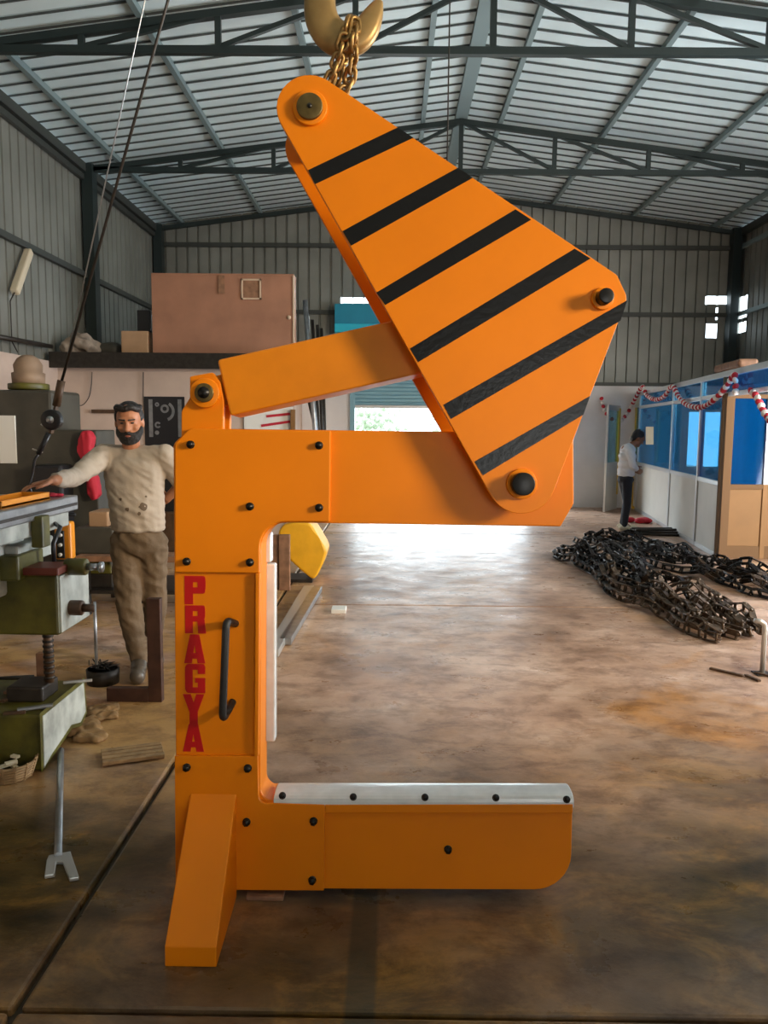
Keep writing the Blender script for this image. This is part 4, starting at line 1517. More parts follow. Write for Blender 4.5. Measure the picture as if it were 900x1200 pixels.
# wicker basket at the frame edge
c = gnd(4, 921)
bk = Thing('wicker_basket', c + Vector((0, 0.08, 0)), 'small wicker basket on the floor at the left frame edge', 'basket')
mb = MB()
cb = c + Vector((-0.02, 0.1, 0))
for k in range(6):
    z = 0.008 + 0.013 * k
    r_ = 0.095 + 0.004 * k
    bk.part('hoop', MB().tube([cb + Vector((r_ * math.cos(2 * math.pi * t / 20), r_ * math.sin(2 * math.pi * t / 20), z)) for t in range(20)], 0.007, 6, closed=True), 'wicker')
for k in range(14):
    t = 2 * math.pi * k / 14
    bk.part('stake', MB().bar(cb + Vector((0.097 * math.cos(t), 0.097 * math.sin(t), 0.0)), cb + Vector((0.122 * math.cos(t), 0.122 * math.sin(t), 0.085)), 0.007), 'wicker')
bk.part('basket_floor', MB().cyl(cb, cb + Vector((0, 0, 0.008)), 0.095, 20), 'wicker')
for i in range(5):
    bk.part('offcut', MB().bar(cb + Vector((random.uniform(-0.05, 0.0), random.uniform(-0.05, 0.05), 0.03 + 0.012 * i)), cb + Vector((random.uniform(0.02, 0.07), random.uniform(-0.05, 0.05), 0.03 + 0.012 * i)), 0.02, 0.011), 'paper_cream')
# hoses by the base
a = [gnd(0, 798), gnd(18, 797), gnd(40, 796)]
single('rubber_hose', MB().tube([p + Vector((0, 0, 0.015)) for p in a], 0.014, 8), 'black_rubber', a[0], 'black rubber hose on the floor behind the milling machine base', 'hose')

# ---- seen through the C of the hook: yellow guard, crate, steel bars
Yc = gnd(330, 692).y
a, b = at(319, 692, Yc), at(327, 626, Yc)
wc = Thing('wooden_crate', ((a.x), Yc, 0), 'reddish wooden crate end behind the column of the lifting hook', 'crate')
wx0 = at(300, 692, Yc).x
for (x0, x1) in ((300, 313), (313.5, 326.5), (327, 340)):
    p, q = at(x0, 692, Yc), at(x1, 692, Yc)
    wc.part('plank', MB().box(p.x, q.x - 0.004, Yc + (0.03 if x1 < 330 else 0), Yc + 0.07, 0.0, at(x0, 627, Yc).z), 'wood_old', 0.004)
for y_ in (0.1, 0.42):
    wc.part('crosspiece', MB().box(wx0, at(340, 692, Yc).x - 0.01, Yc + 0.071, Yc + 0.1, y_, y_ + 0.08), 'wood_old')
Yg = Yc + 0.35
gp = [(325, 624), (332, 615), (345, 611.5), (363, 613), (368, 620), (374, 630), (380, 640), (382.5, 647), (378, 662), (372, 674), (367, 680), (352, 668), (338, 655)]
gpts = [(at(x, y, Yg).x, at(x, y, Yg).z) for x, y in gp]
gd = single('machine_guard', MB().prism(rounded(gpts, 0.07, 3), Yg, Yg + 0.45), 'yellow_tarp', at(350, 680, Yg), 'bright yellow curved sheet guard behind the wooden crate', 'guard', bevel=0.02)
p0, p1 = at(345, 668, Yg + 0.2), at(372, 668, Yg + 0.2)
single('timber_block', MB().box(p0.x - 0.15, p1.x - 0.04, Yg + 0.05, Yg + 0.4, 0.0, min(q_[1] for q_ in gpts) - 0.003), 'dark_steel', (p0.x, Yg + 0.05, 0), 'dark block propping up the yellow sheet guard', 'block')
bars = (((318, 766), (362, 689), 0.10, 'galv_pipe', 'wide flat grey steel bar of the stack, the one nearest the column'), ((334, 752), (372, 690), 0.09, 'steel', 'middle flat grey steel bar of the stack behind the column'))
for i, (a_, b_, w_, m_, lab) in enumerate(bars):
    a, b = gnd(*a_, 0.03), gnd(*b_, 0.03)
    single('steel_bar', MB().bar(a, b, w_, 0.05), m_, a, lab, 'steel bar', 'flat steel bars on the floor behind the column', bevel=0.004)
a, b = gnd(341, 744, 0.02), gnd(356, 705, 0.02)
single('square_tube', MB().bar(a, b, 0.035, 0.035), 'galv_pipe', a, 'thin pale square tube lying on the outer side of the flat bars', 'tube', bevel=0.003)
a, b = gnd(388, 719), gnd(405, 719)
single('white_packet', MB().box(a.x, b.x, a.y, a.y + 0.16, 0, 0.035), 'paper', a, 'small white packet lying on the floor beside a floor joint', 'packet', bevel=0.004)

# leaning steel poles by the store room
for i, (x0, y0, x1, y1, lab) in enumerate(((370, 512, 357.5, 352, 'tallest grey pole leaning in the corner behind the plywood crate'), (374, 512, 366, 375, 'second tallest pole leaning behind the plywood crate'), (378, 515, 372, 381, 'third pole from the plywood crate leaning at the back wall'), (381, 515, 376.5, 385, 'shortest pole, furthest from the plywood crate'), (372, 508, 363, 470, 'short thick bar leaning below the link box'))):
    Y0, Y1 = 13.5 + 0.12 * i, 13.7 + 0.12 * i
    t0, t1 = at(x0, y0, Y0), at(x1, y1, Y1)
    d = t1 - t0
    base_ = t0 - d * (t0.z / d.z)
    single('steel_pole', MB().cyl(base_, t1, 0.045 if i in (0, 4) else 0.03, 10), 'dark_steel' if i != 0 else 'steel', base_, lab, 'pole', 'steel poles leaning by the back wall')
# blue sheets above the back doorway
a, b = at(392, 387, 15.6), at(560, 357, 15.6)
bs = Thing('blue_awning', ((a.x + b.x) / 2, 15.6, a.z), 'blue sheet canopy fixed above the roller shutter', 'canopy')
bs.part('upper_sheet', MB().box(a.x, b.x, 15.60, 15.9, at(0, 378, 15.6).z + 0.0, b.z), 'blue_sheet', 0.01)
bs.part('lower_sheet', MB().box(a.x, b.x, 15.55, 15.9, at(392, 389, 15.55).z, at(392, 379, 15.55).z), 'cyan_sheet', 0.01)
# ================================================================== RIGHT SIDE: OFFICE, CHAINS
def proj(p):
    d = Vector(p) - CAM
    z = d.dot(fwd)
    return 450 + FPX * d.dot(rgt) / z, 600 - FPX * d.dot(upv) / z


PA, PB = gnd(841, 654), gnd(747, 599)
PA.z = PB.z = 0
pdir = (PB - PA)
plen = pdir.length
pdir.normalize()
pnor = Vector((-pdir.y, pdir.x, 0))
if pnor.x > 0:
    pnor = -pnor


def on_part(px, z=1.0):
    lo, hi = -3.0, plen + 4
    for _ in range(50):
        m_ = (lo + hi) / 2
        if proj(PA + pdir * m_ + Vector((0, 0, z)))[0] > px:
            lo = m_
        else:
            hi = m_
    return (lo + hi) / 2


def ray_part(px, py, off=0.0):
    d = ray(px, py)
    n_ = pnor
    t = ((PA + pnor * off) - CAM).dot(n_) / d.dot(n_)
    p = CAM + d * t
    return p if p.y < 15.78 else at(px, py, 15.78)


ZS, ZH, ZT = 0.93, 2.02, 2.27
off = Thing('office_partition', PA, 'aluminium office partition with blue glass over cream panels', 'partition')


def pbox(t0, t1, z0, z1, w, name, m_, parent=None, bevel=0.004, o=0.0):
    a = PA + pdir * t0 + pnor * o
    b = PA + pdir * t1 + pnor * o
    vs_ = []
    for z in (z0, z1):
        for p, s_ in ((a, -1), (b, -1), (b, 1), (a, 1)):
            q = p + pnor * (s_ * w / 2)
            vs_.append((q.x, q.y, z))
    mb_ = MB().add(vs_, [(3, 2, 1, 0), (4, 5, 6, 7), (0, 1, 5, 4), (1, 2, 6, 5), (2, 3, 7, 6), (3, 0, 4, 7)])
    o_ = off.part(name, mb_, m_, bevel, parent)
    return o_


TP = [0.03] + [on_part(x) for x in (819.5, 787, 748.5)]
TE = plen + 0.9
for i, t in enumerate(TP):
    pbox(t - 0.03, t + 0.03, 0, ZT, 0.07, 'post', 'aluminium' if i else 'laminate_brown')
for t0, t1 in zip(TP[:-1], TP[1:]):
    pbox(t0 + 0.03, t1 - 0.03, 0.06, ZS - 0.03, 0.03, 'panel', 'laminate')
    pbox(t0 + 0.03, t1 - 0.03, ZS + 0.03, ZH - 0.03, 0.012, 'glass_pane', 'blue_glass', bevel=0)
    pbox(t0 + 0.03, t1 - 0.03, ZH + 0.03, ZT - 0.03, 0.012, 'transom_pane', 'blue_glass', bevel=0)
    pbox(t0 + 0.03, t1 - 0.03, ZS - 0.03, ZS + 0.03, 0.06, 'rail', 'aluminium')
    pbox(t0 + 0.03, t1 - 0.03, ZH - 0.025, ZH + 0.025, 0.06, 'rail', 'aluminium')
    pbox(t0 + 0.03, t1 - 0.03, 0.0, 0.06, 0.06, 'rail', 'aluminium')
pbox(-1.6, TE, ZT - 0.03, ZT + 0.04, 0.08, 'header', 'aluminium')
pbox(-1.6, TP[0] - 0.03, ZH + 0.03, ZT - 0.03, 0.012, 'transom_pane', 'blue_glass', bevel=0)
pbox(-1.6, TP[0] - 0.03, ZH - 0.02, ZH + 0.03, 0.05, 'rail', 'aluminium')
# notices stuck on the glass
def sticker(x0, y0, x1, y1, m_, name='notice'):
    p = [ray_part(x, y, 0.012) for x, y in ((x0, y1), (x1, y1), (x1, y0), (x0, y0))]
    q = [v + pnor * 0.004 for v in p]
    off.part(name, MB().add([tuple(v) for v in p + q], [(0, 1, 2, 3), (7, 6, 5, 4), (4, 5, 1, 0), (5, 6, 2, 1), (6, 7, 3, 2), (7, 4, 0, 3)]), m_)


sticker(757, 500, 766, 521, 'paper_cream')
sticker(741, 501, 745, 514, 'paper')
# bay with the yellow-framed door towards the back wall
t0, t1 = TP[-1], TE
for k, (f0_, f1_) in enumerate(((0.03, 0.30), (0.62, 0.9))):
    pass
pbox(t1 - 0.03, t1 + 0.03, 0, ZT, 0.07, 'post', 'aluminium')
td = t0 + (t1 - t0) * 0.45
pbox(t0 + 0.03, td, 0.06, ZS, 0.03, 'panel', 'laminate')
pbox(t0 + 0.03, td, ZS + 0.02, ZH, 0.012, 'glass_pane', 'blue_glass', bevel=0)
pbox(t0 + 0.03, t1 - 0.03, ZH, ZH + 0.05, 0.05, 'rail', 'aluminium')
pbox(t0 + 0.03, t1 - 0.03, ZH + 0.05, ZT - 0.03, 0.02, 'transom_panel', 'laminate')
pbox(td, td + 0.06, 0, ZH, 0.07, 'door_jamb', 'frame_yellow')
# open white door with yellow edge, swung out from the far end
h0 = PA + pdir * (t1 + 0.05)
dv = (at(705, 560, h0.y - 0.2) - h0)
dv.z = 0
dend = Vector((at(709, 560, 15.0).x, 15.0, 0))
hinge = Vector((at(722, 560, 15.7).x, 15.65, 0))
door = empty('door_2', hinge, kind='structure')
def dbar(a, b, z0, z1, w, name, m_):
    a = Vector(a) - hinge
    b = Vector(b) - hinge
    d = (b - a).normalized()
    s_ = Vector((-d.y, d.x, 0)) * (w / 2)
    vs_ = []
    for z in (z0, z1):
        for q in (a - s_, b - s_, b + s_, a + s_):
            vs_.append((q.x, q.y, z))
    MB().add(vs_, [(3, 2, 1, 0), (4, 5, 6, 7), (0, 1, 5, 4), (1, 2, 6, 5), (2, 3, 7, 6), (3, 0, 4, 7)]).build(name, m_, door)


dbar(hinge, dend, 0.01, 0.95, 0.04, 'door_panel', 'laminate')
dbar(hinge, dend, 1.95, 2.05, 0.04, 'door_rail', 'aluminium')
dbar(hinge.lerp(dend, 0.06), hinge.lerp(dend, 0.94), 0.95, 1.95, 0.012, 'door_glass', 'bright_glass')
dbar(hinge.lerp(dend, 0.93), dend, 0.95, 1.95, 0.04, 'door_stile', 'aluminium')
dbar(hinge, hinge.lerp(dend, 0.10), 0.3, 2.0, 0.06, 'door_stile', 'frame_yellow')

# return wall facing the camera (tan boards below, blue glass above)
ret = Thing('counter_partition', PA + Vector((0.3, 0, 0)), 'tan and brown framed partition with dark blue glass at the right frame edge', 'partition')
RYp = PA.y - 0.02
x0 = PA.x + 0.03
def rb(xa, xb, z0, z1, name, m_, w=0.06, o=0.0, bevel=0.004):
    ret.part(name, MB().box(xa, xb, RYp - w / 2 + o, RYp + w / 2 + o, z0, z1), m_, bevel)


xm = at(894, 600, RYp).x
rb(PA.x - 0.05, x0 + 0.02, 0, ZH + 0.02, 'post', 'laminate_brown', 0.08, -0.08)
for i, (xa, xb) in enumerate(((x0 + 0.02, xm - 0.03), (xm + 0.03, xm + 0.8))):
    rb(xa, xb, 0.16, ZS - 0.06, 'panel', 'laminate_tan', 0.03)
    rb(xa, xb, 0.0, 0.16, 'skirting', 'laminate_brown', 0.05)
    rb(xa, xb, ZS - 0.06, ZS + 0.0, 'rail', 'laminate_brown')
    rb(xa, xb, ZS, ZH - 0.04, 'glass_pane', 'deep_blue_glass', 0.012, 0, 0)
    rb(xa, xb, ZH - 0.04, ZH + 0.01, 'rail', 'laminate_brown')
rb(xm - 0.03, xm + 0.03, 0, ZS, 'post', 'laminate_tan')
rb(xm - 0.03, xm + 0.03, ZS, ZH, 'mullion', 'aluminium')

# dark desk and cabinets inside the office (seen through the glass)
single('office_desk', MB().box(5.1, 6.3, 10.9, 11.6, 0.0, 0.75), 'navy_cloth', (5.7, 11.2, 0), 'dark desk inside the office behind the blue glass', 'desk', bevel=0.01)

# boxes on top of the office
for (xa, xb, y_, h_, m_, lab) in ((842, 872, 9.9, 0.10, 'wood_old', 'flat brown bundle on top of the office partition header'),):
    p = ray_part(xa, 434)
    q = ray_part(xb, 430)
    single('wood_bundle', MB().bar((p.x + 0.05, p.y, ZT + 0.09), (q.x + 0.05, q.y, ZT + 0.09), 0.22, 0.10), m_, p, lab, 'bundle', bevel=0.03)

# garland along the header
gl = Thing('flower_garland', ray_part(790, 470, 0.1), 'red and white flower garland looped along the office partition', 'garland')
puffs = {}
for nm, m_ in (('r', 'flower_red'), ('w', 'flower_white')):
    me = MB().ball((0, 0, 0), 0.042, 0.042, 0.03, 8).mesh('flower')
    me.materials.append(M[m_])
    puffs[nm] = me
gp = [[(705, 467), (709, 482), (717, 491), (726, 494), (736, 483), (745, 466), (753, 453), (758, 463), (767, 468), (778, 465), (788, 453), (796, 466), (807, 475), (822, 477), (836, 469), (848, 457), (858, 443), (861, 438)], [(861, 440), (862, 450), (862, 460)], [(880, 458), (886, 464), (892, 476), (898, 487), (906, 496)]]
cnt = 0
for path in gp:
    fine = smooth_line([tuple(p) for p in path], 8)
    acc = 99
    last = None
    for (x, y) in fine:
        p = ray_part(x, y, 0.09)
        if last is None or (p - last).length > 0.062:
            share('flower', puffs['rw'[cnt % 2]], gl.root, p - gl.base, (random.uniform(0, 3), random.uniform(0, 3), 0))
            last = p
            cnt += 1
    gl.part('string', MB().tube([ray_part(x, y, 0.09) for x, y in fine], 0.006, 5), 'flower_white')

# ---- heaps of dark roller chain
def link_plate(L_, W, T):
    mb_ = MB()
    for s_ in (-1, 1):
        pts_ = []
        for k in range(6):
            t = R(-90 + 36 * k)
            pts_.append((L_ / 2 - W / 2 + W / 2 * math.cos(t), W / 2 * math.sin(t)))
        for k in range(6):
            t = R(90 + 36 * k)
            pts_.append((-L_ / 2 + W / 2 + W / 2 * math.cos(t), W / 2 * math.sin(t)))
        mb_.prism(pts_, s_ * 0.032 - T / 2, s_ * 0.032 + T / 2)
    for x in (-L_ / 2 + W / 2, L_ / 2 - W / 2):
        mb_.cyl((x, -0.042, 0), (x, 0.042, 0), W * 0.22, 7)
    return mb_


lk = {}
for nm in ('chain_black', 'chain_brown'):
    me = link_plate(0.16, 0.05, 0.010).mesh('link')
    me.materials.append(M[nm])
    lk[nm] = me


def chain_heap(name, path, width, height, n_str, label, brown):
    """strands of roller chain lying side by side along a path on the ground"""
    base_ = gnd(*path[len(path) // 2])
    th = Thing(name, base_, label, 'chain')
    g = [gnd(*p) for p in path]
    g = [Vector(p) for p in smooth_line([tuple(p) for p in g], 10)]
    seg = [0.0]
    for i in range(len(g) - 1):
        seg.append(seg[-1] + (g[i + 1] - g[i]).length)
    tot = seg[-1]

    def P(s_):
        s_ = max(0, min(tot - 1e-4, s_))
        i = 0
        while i < len(seg) - 2 and seg[i + 1] < s_:
            i += 1
        f = (s_ - seg[i]) / max(1e-6, seg[i + 1] - seg[i])
        d = (g[i + 1] - g[i]).normalized()
        return g[i].lerp(g[i + 1], f), d
    count = 0
    for st in range(n_str):
        lvl = st % 3
        offs = (st / max(1, n_str - 1) - 0.5) * width
        ph = random.uniform(0, 6)
        s_ = random.uniform(0, 0.12)
        prev = None
        while s_ < tot:
            p, d = P(s_)
            sd_ = Vector((-d.y, d.x, 0))
            edge = min(1.0, s_ / 0.35 + 0.3, (tot - s_) / 0.4 + 0.3)
            taper = (1 - abs(offs) / width * 1.2)
            z = 0.03 + lvl * height * 0.28 * edge + max(0, math.sin(s_ * 5.5 + ph)) ** 2 * height * 0.75 * taper * edge + random.uniform(0, 0.015)
            w = offs * (0.6 + 0.4 * edge) + 0.06 * math.sin(s_ * 3 + ph) + random.uniform(-0.015, 0.015)
            q = p + sd_ * w
            q.z = z
            if prev is not None:
                dd = q - prev
                qm = (q + prev) / 2
                rot = dd.to_track_quat('X', 'Z')
                rot = rot @ Quaternion((1, 0, 0), R(random.choice((90, 90, 90, 60, 20)) + random.uniform(-15, 15)))
                m_ = 'chain_brown' if random.random() < brown(s_ / tot) else 'chain_black'
                if count < 298:
                    share('link', lk[m_], th.root, qm - th.base, rot)
                count += 1
            prev = q
            s_ += 0.13
    return th


chain_heap('roller_chain', [(671, 649), (700, 661), (733, 682), (770, 703), (808, 722), (842, 742), (872, 752)], 0.62, 0.16, 9, 'long heap of black and brown roller chain, the one nearer the camera', lambda t: 0.10 + 0.85 * max(0, min(1, (t - 0.3) * 2.2)))
chain_heap('roller_chain', [(690, 634), (720, 641), (755, 650), (800, 664), (845, 677), (890, 690), (935, 704)], 0.55, 0.17, 7, 'long heap of black roller chain lying behind, nearer the office', lambda t: 0.05 + 0.5 * max(0, t - 0.5))

# ---- small things on the right-hand floor
c = gnd(893, 790)
ps = Thing('pipe_prop', c, 'short grey bent pipe standing on the floor at the right frame edge', 'pipe')
ps.part('pipe', MB().tube([c + Vector((0, 0, 0.0)), c + Vector((0, 0, 0.30)), c + Vector((-0.005, 0, 0.335)), c + Vector((-0.03, 0, 0.355)), c + Vector((-0.07, 0, 0.36))], 0.016, 12), 'galv_pipe')
ps.part('foot_plate', MB().box(c.x - 0.05, c.x + 0.05, c.y - 0.05, c.y + 0.05, 0, 0.008), 'dark_steel')
for (a_, b_, lab) in (((832, 783), (871, 792), 'longest dark steel strip lying on the floor below the chain heap'), ((874, 791), (890, 798), 'short dark steel strip between the longer strip and the pipe'), ((885, 788), (905, 793), 'dark steel strip at the right frame edge by the bent pipe')):
    a, b = gnd(*a_, 0.008), gnd(*b_, 0.008)
    single('scrap_strip', MB().bar(a, b, 0.025, 0.014), 'oily_brown', a, lab, 'metal strip', 'scrap strips on the right', bevel=0.002)
a = gnd(887, 678)
single('paper_parcel', MB().box(a.x, a.x + 0.25, a.y, a.y + 0.3, 0, 0.13), 'cardboard', a, 'pale cardboard parcel on the floor below the tan partition', 'parcel', bevel=0.02)
a = gnd(749, 613)
mbx = MB()
for i in range(7):
    mbx.ball(a + Vector((random.uniform(-0.14, 0.14), random.uniform(-0.05, 0.1), 0.045)), 0.10, 0.08, 0.05, 8)
o = single('red_bundle', mbx, 'cloth_red', a, 'small red cloth bundle on the floor behind the white-shirted person', 'cloth')
voxel(o, 0.02, 2)
a = gnd(770, 626)
sck = Thing('rod_bundle', a, 'flat bundle of dark rods on the floor by the cream panels', 'rod bundle')
for i in range(8):
    q = a + Vector((random.uniform(-0.05, 0.05), 0.05 * i - 0.15, 0.02 + 0.025 * (i % 3)))
    sck.part('rod', MB().cyl(q + Vector((-0.32, 0, 0)), q + Vector((0.32, random.uniform(-0.1, 0.1), 0)), 0.02, 7), 'dark_steel')
# thin hanging cords from the roof
for (px, y1, Y, lab) in ((524, 190, 7.0, 'thin dark cord hanging from the roof near the ridge'),):
    a = at(px, y1, Y)
    single('hanging_cord', MB().cyl((a.x, Y, a.z), (a.x, Y, roof_z(a.x) - 0.02), 0.006, 6), 'dark_steel', a, lab, 'cord')
# ================================================================== PEOPLE
# ---- the man leaning on the mill (faces the camera)
GY = gnd(165, 797).y
mr = gnd(165, 797)
man = Thing('person', (mr.x, GY + 0.1, 0), 'bearded person in a stained beige sweater leaning one hand on the milling machine table', 'person')
W = lambda x, y, dy=0.0: at(x, y, GY + 0.12 + dy)
PX1 = (GY + 0.25) / FPX * 1.03

hip_c = W(163, 638)
neck = W(153, 527, -0.01)
head = W(151.5, 496, -0.05)
shR, shL = W(122, 534), W(192, 534, 0.02)
elR, wrR = W(88, 559, -0.42), Vector((-1.735, 4.00, TZ + 0.075))
elL, wrL = W(214, 566, 0.08), W(197, 583, 0.13)
hipR, hipL = W(148, 636), W(178, 636, 0.02)
knR, knL = W(151, 708, -0.04), W(181, 712, 0.10)
anR, anL = W(163, 776, 0.0), W(178, 772, 0.26)
toeR = W(161, 792, -0.20)
toeL = W(184, 780, 0.14)
anR.z, anL.z = 0.085, 0.085
toeR.z = toeL.z = 0.035

# body (skin): one continuous surface, slimmer than the clothes
b = MB()
hs = 0.098
fr = Matrix.Rotation(R(8), 3, 'X') @ Matrix.Rotation(R(10), 3, 'Z')
def H(x, y, z):
    return head + fr @ Vector((x, y, z))


b.ball(H(0, 0.012, 0.035), 0.078, 0.098, 0.092, 18, fr)
b.ball(H(0, -0.012, -0.025), 0.066, 0.082, 0.088, 16, fr)
b.ball(H(0, -0.036, -0.075), 0.046, 0.052, 0.045, 12, fr)
b.ball(H(0, -0.078, 0.032), 0.052, 0.022, 0.017, 12, fr)          # brow
b.cap(H(0, -0.088, 0.022), H(0, -0.112, -0.024), 0.0095, 0.0155, 10)  # nose
for s_ in (-1, 1):
    b.ball(H(s_ * 0.014, -0.100, -0.026), 0.010, 0.011, 0.009, 8)
    b.ball(H(s_ * 0.040, -0.068, -0.018), 0.024, 0.018, 0.020, 10)  # cheek
    b.ball(H(s_ * 0.078, 0.012, 0.0), 0.012, 0.024, 0.034, 10, fr)   # ear
b.cap(H(0, 0.01, -0.06), neck + Vector((0, 0.02, -0.03)), 0.056, 0.058)
b.cap(neck + Vector((0, 0.03, -0.09)), W(160, 590), 0.07, 0.085)
b.cap(W(160, 590), hip_c, 0.085, 0.085)
b.cap(shR, shL, 0.045)
for sh_, el, wr in ((shR, elR, wrR), (shL, elL, wrL)):
    b.cap(sh_, el, 0.045, 0.038)
    b.cap(el, wr, 0.040, 0.028)
for hp_, kn, an, toe in ((hipR, knR, anR, toeR), (hipL, knL, anL, toeL)):
    b.cap(hp_, kn, 0.075, 0.055)
    b.cap(kn, an, 0.052, 0.036)
    b.cap(an + Vector((0, 0, -0.03)), toe, 0.034, 0.026)


def hand(mb_, wrist, palm_dir, side_dir, down, spread=1.0, curl=0.5):
    """palm with four fingers and a thumb"""
    pd, sd_, dn = palm_dir.normalized(), side_dir.normalized(), down.normalized()
    pc = wrist + pd * 0.055
    for t in (-0.030, -0.010, 0.010, 0.030):
        mb_.cap(wrist + sd_ * t * 0.6, wrist + pd * 0.09 + sd_ * t, 0.016, 0.0135, 8)
    for i, (t, ln) in enumerate(((-0.033, 0.062), (-0.011, 0.078), (0.012, 0.082), (0.034, 0.074))):
        k0 = wrist + pd * 0.092 + sd_ * t
        k1 = k0 + (pd * (1 - 0.35 * curl) + dn * 0.35 * curl + sd_ * t * 4 * spread) * ln * 0.5
        k2 = k1 + (pd * (1 - 0.9 * curl) + dn * 0.9 * curl) * ln * 0.32
        k3 = k2 + (pd * (1 - 1.3 * curl) + dn * 1.1 * curl) * ln * 0.26
        mb_.cap(k0, k1, 0.0105, 0.0095, 8)
        mb_.cap(k1, k2, 0.0095, 0.0088, 8)
        mb_.cap(k2, k3, 0.0088, 0.0075, 8)
    t0 = wrist + pd * 0.025 + sd_ * 0.030
    t1 = t0 + (pd * 0.45 + sd_ * 0.75 + dn * 0.2) * 0.045
    t2 = t1 + (pd * 0.85 + sd_ * 0.3 + dn * 0.2) * 0.035
    t3 = t2 + (pd * 0.95 + dn * 0.2) * 0.024
    mb_.cap(t0, t1, 0.015, 0.012, 8)
    mb_.cap(t1, t2, 0.012, 0.0105, 8)
    mb_.cap(t2, t3, 0.0105, 0.008, 8)


hand(b, wrR, Vector((-0.75, -0.62, -0.18)), Vector((0.6, -0.8, 0.1)), Vector((-0.2, -0.2, -1)), 1.0, 0.42)
hand(b, wrL, (W(182, 590, 0.22) - wrL), Vector((0, -0.3, 1)), Vector((-0.4, -1, 0)), 0.6, 0.5)
body = man.part('body', b, 'skin')
voxel(body, 0.0065, 3, 0.4)

# face details
for s_ in (-1, 1):
    man.part('eye', MB().ball(H(s_ * 0.030, -0.083, 0.012), 0.0115, 0.008, 0.0055, 10, fr), 'hair_black')
    man.part('eyebrow', MB().cap(H(s_ * 0.012, -0.0985, 0.031), H(s_ * 0.046, -0.088, 0.034), 0.0055, 0.004, 8), 'hair_black')
bd = MB()
for k in range(15):
    t = R(-90 + 180 * k / 14)
    bd.ball(H(0.061 * math.sin(t), -0.006 - 0.070 * math.cos(t), -0.075 + 0.028 * (1 - math.cos(t))), 0.024, 0.024, 0.030, 8)
    bd.ball(H(0.046 * math.sin(t), -0.008 - 0.060 * math.cos(t), -0.102 + 0.022 * (1 - math.cos(t))), 0.024, 0.024, 0.026, 8)
    if abs(math.sin(t)) > 0.8:
        bd.ball(H(0.070 * math.copysign(1, t), 0.002, -0.035), 0.012, 0.02, 0.03, 8)
for s_ in (-1, 1):
    bd.cap(H(0, -0.098, -0.045), H(s_ * 0.036, -0.082, -0.058), 0.0105, 0.010, 8)
    bd.cap(H(s_ * 0.036, -0.082, -0.058), H(s_ * 0.044, -0.068, -0.085), 0.011, 0.014, 8)
o = man.part('beard', bd, 'beard_black')
voxel(o, 0.006, 2)
man.part('mouth', MB().ball(H(0, -0.0935, -0.066), 0.019, 0.009, 0.0065, 10, fr), 'lips')
hr = MB()
hr.ball(H(0, 0.028, 0.054), 0.082, 0.092, 0.082, 16, fr)
for k in range(11):
    t = R(-75 + 150 * k / 10)
    hr.ball(H(0.068 * math.sin(t), 0.01 - 0.074 * math.cos(t), 0.098 + 0.006 * math.sin(5 * t)), 0.023, 0.023, 0.021, 8)
for s_ in (-1, 1):
    hr.ball(H(s_ * 0.072, 0.004, 0.045), 0.014, 0.034, 0.042, 8)
    hr.ball(H(s_ * 0.069, 0.05, 0.02), 0.014, 0.035, 0.05, 8)
o = man.part('hair', hr, 'hair_black')
voxel(o, 0.007, 2)

# sweater
s = MB()
s.cap(neck + Vector((0, 0.020, -0.022)), neck + Vector((0, 0.015, -0.06)), 0.070, 0.092)
def slab(mb_, c_, rx, ry, rz):
    mb_.ball(c_, rx, ry, rz, 18)


prof_t = [(157, 543, 0.180, 0.115), (157.5, 558, 0.188, 0.127), (158.5, 574, 0.180, 0.136), (160.5, 594, 0.173, 0.152), (162, 614, 0.168, 0.136)]
for i in range(33):
    f = i / 32 * (len(prof_t) - 1)
    k0 = min(int(f), len(prof_t) - 2)
    x, y, rx, ry = [u + (v - u) * (f - k0) for u, v in zip(prof_t[k0], prof_t[k0 + 1])]
    slab(s, W(x, y, 0.005), rx, ry, 0.06)
slab(s, W(162.5, 619, 0.005), 0.172, 0.137, 0.03)
s.cap(shR + Vector((0.02, 0, 0)), neck + Vector((-0.03, 0.02, -0.05)), 0.072, 0.075)
s.cap(shL + Vector((-0.02, 0, 0)), neck + Vector((0.03, 0.02, -0.05)), 0.072, 0.075)
s.cap(shR, elR, 0.076, 0.056)
s.cap(elR, elR.lerp(wrR, 0.80), 0.056, 0.043)
s.cap(shL, shL.lerp(elL, 0.95), 0.074, 0.058)
for k in range(4):
    p = elR.lerp(wrR, 0.05 + 0.13 * k)
    s.ball(p, 0.058 - 0.003 * k, 0.05, 0.058 - 0.003 * k, 10)
sw = man.part('sweater', s, 'sweater', label='beige long-sleeved sweater with dark stains on the belly')
voxel(sw, 0.010, 3, 0.5)
wrinkle(sw, 0.010, (6, 6, 13), 3.0)

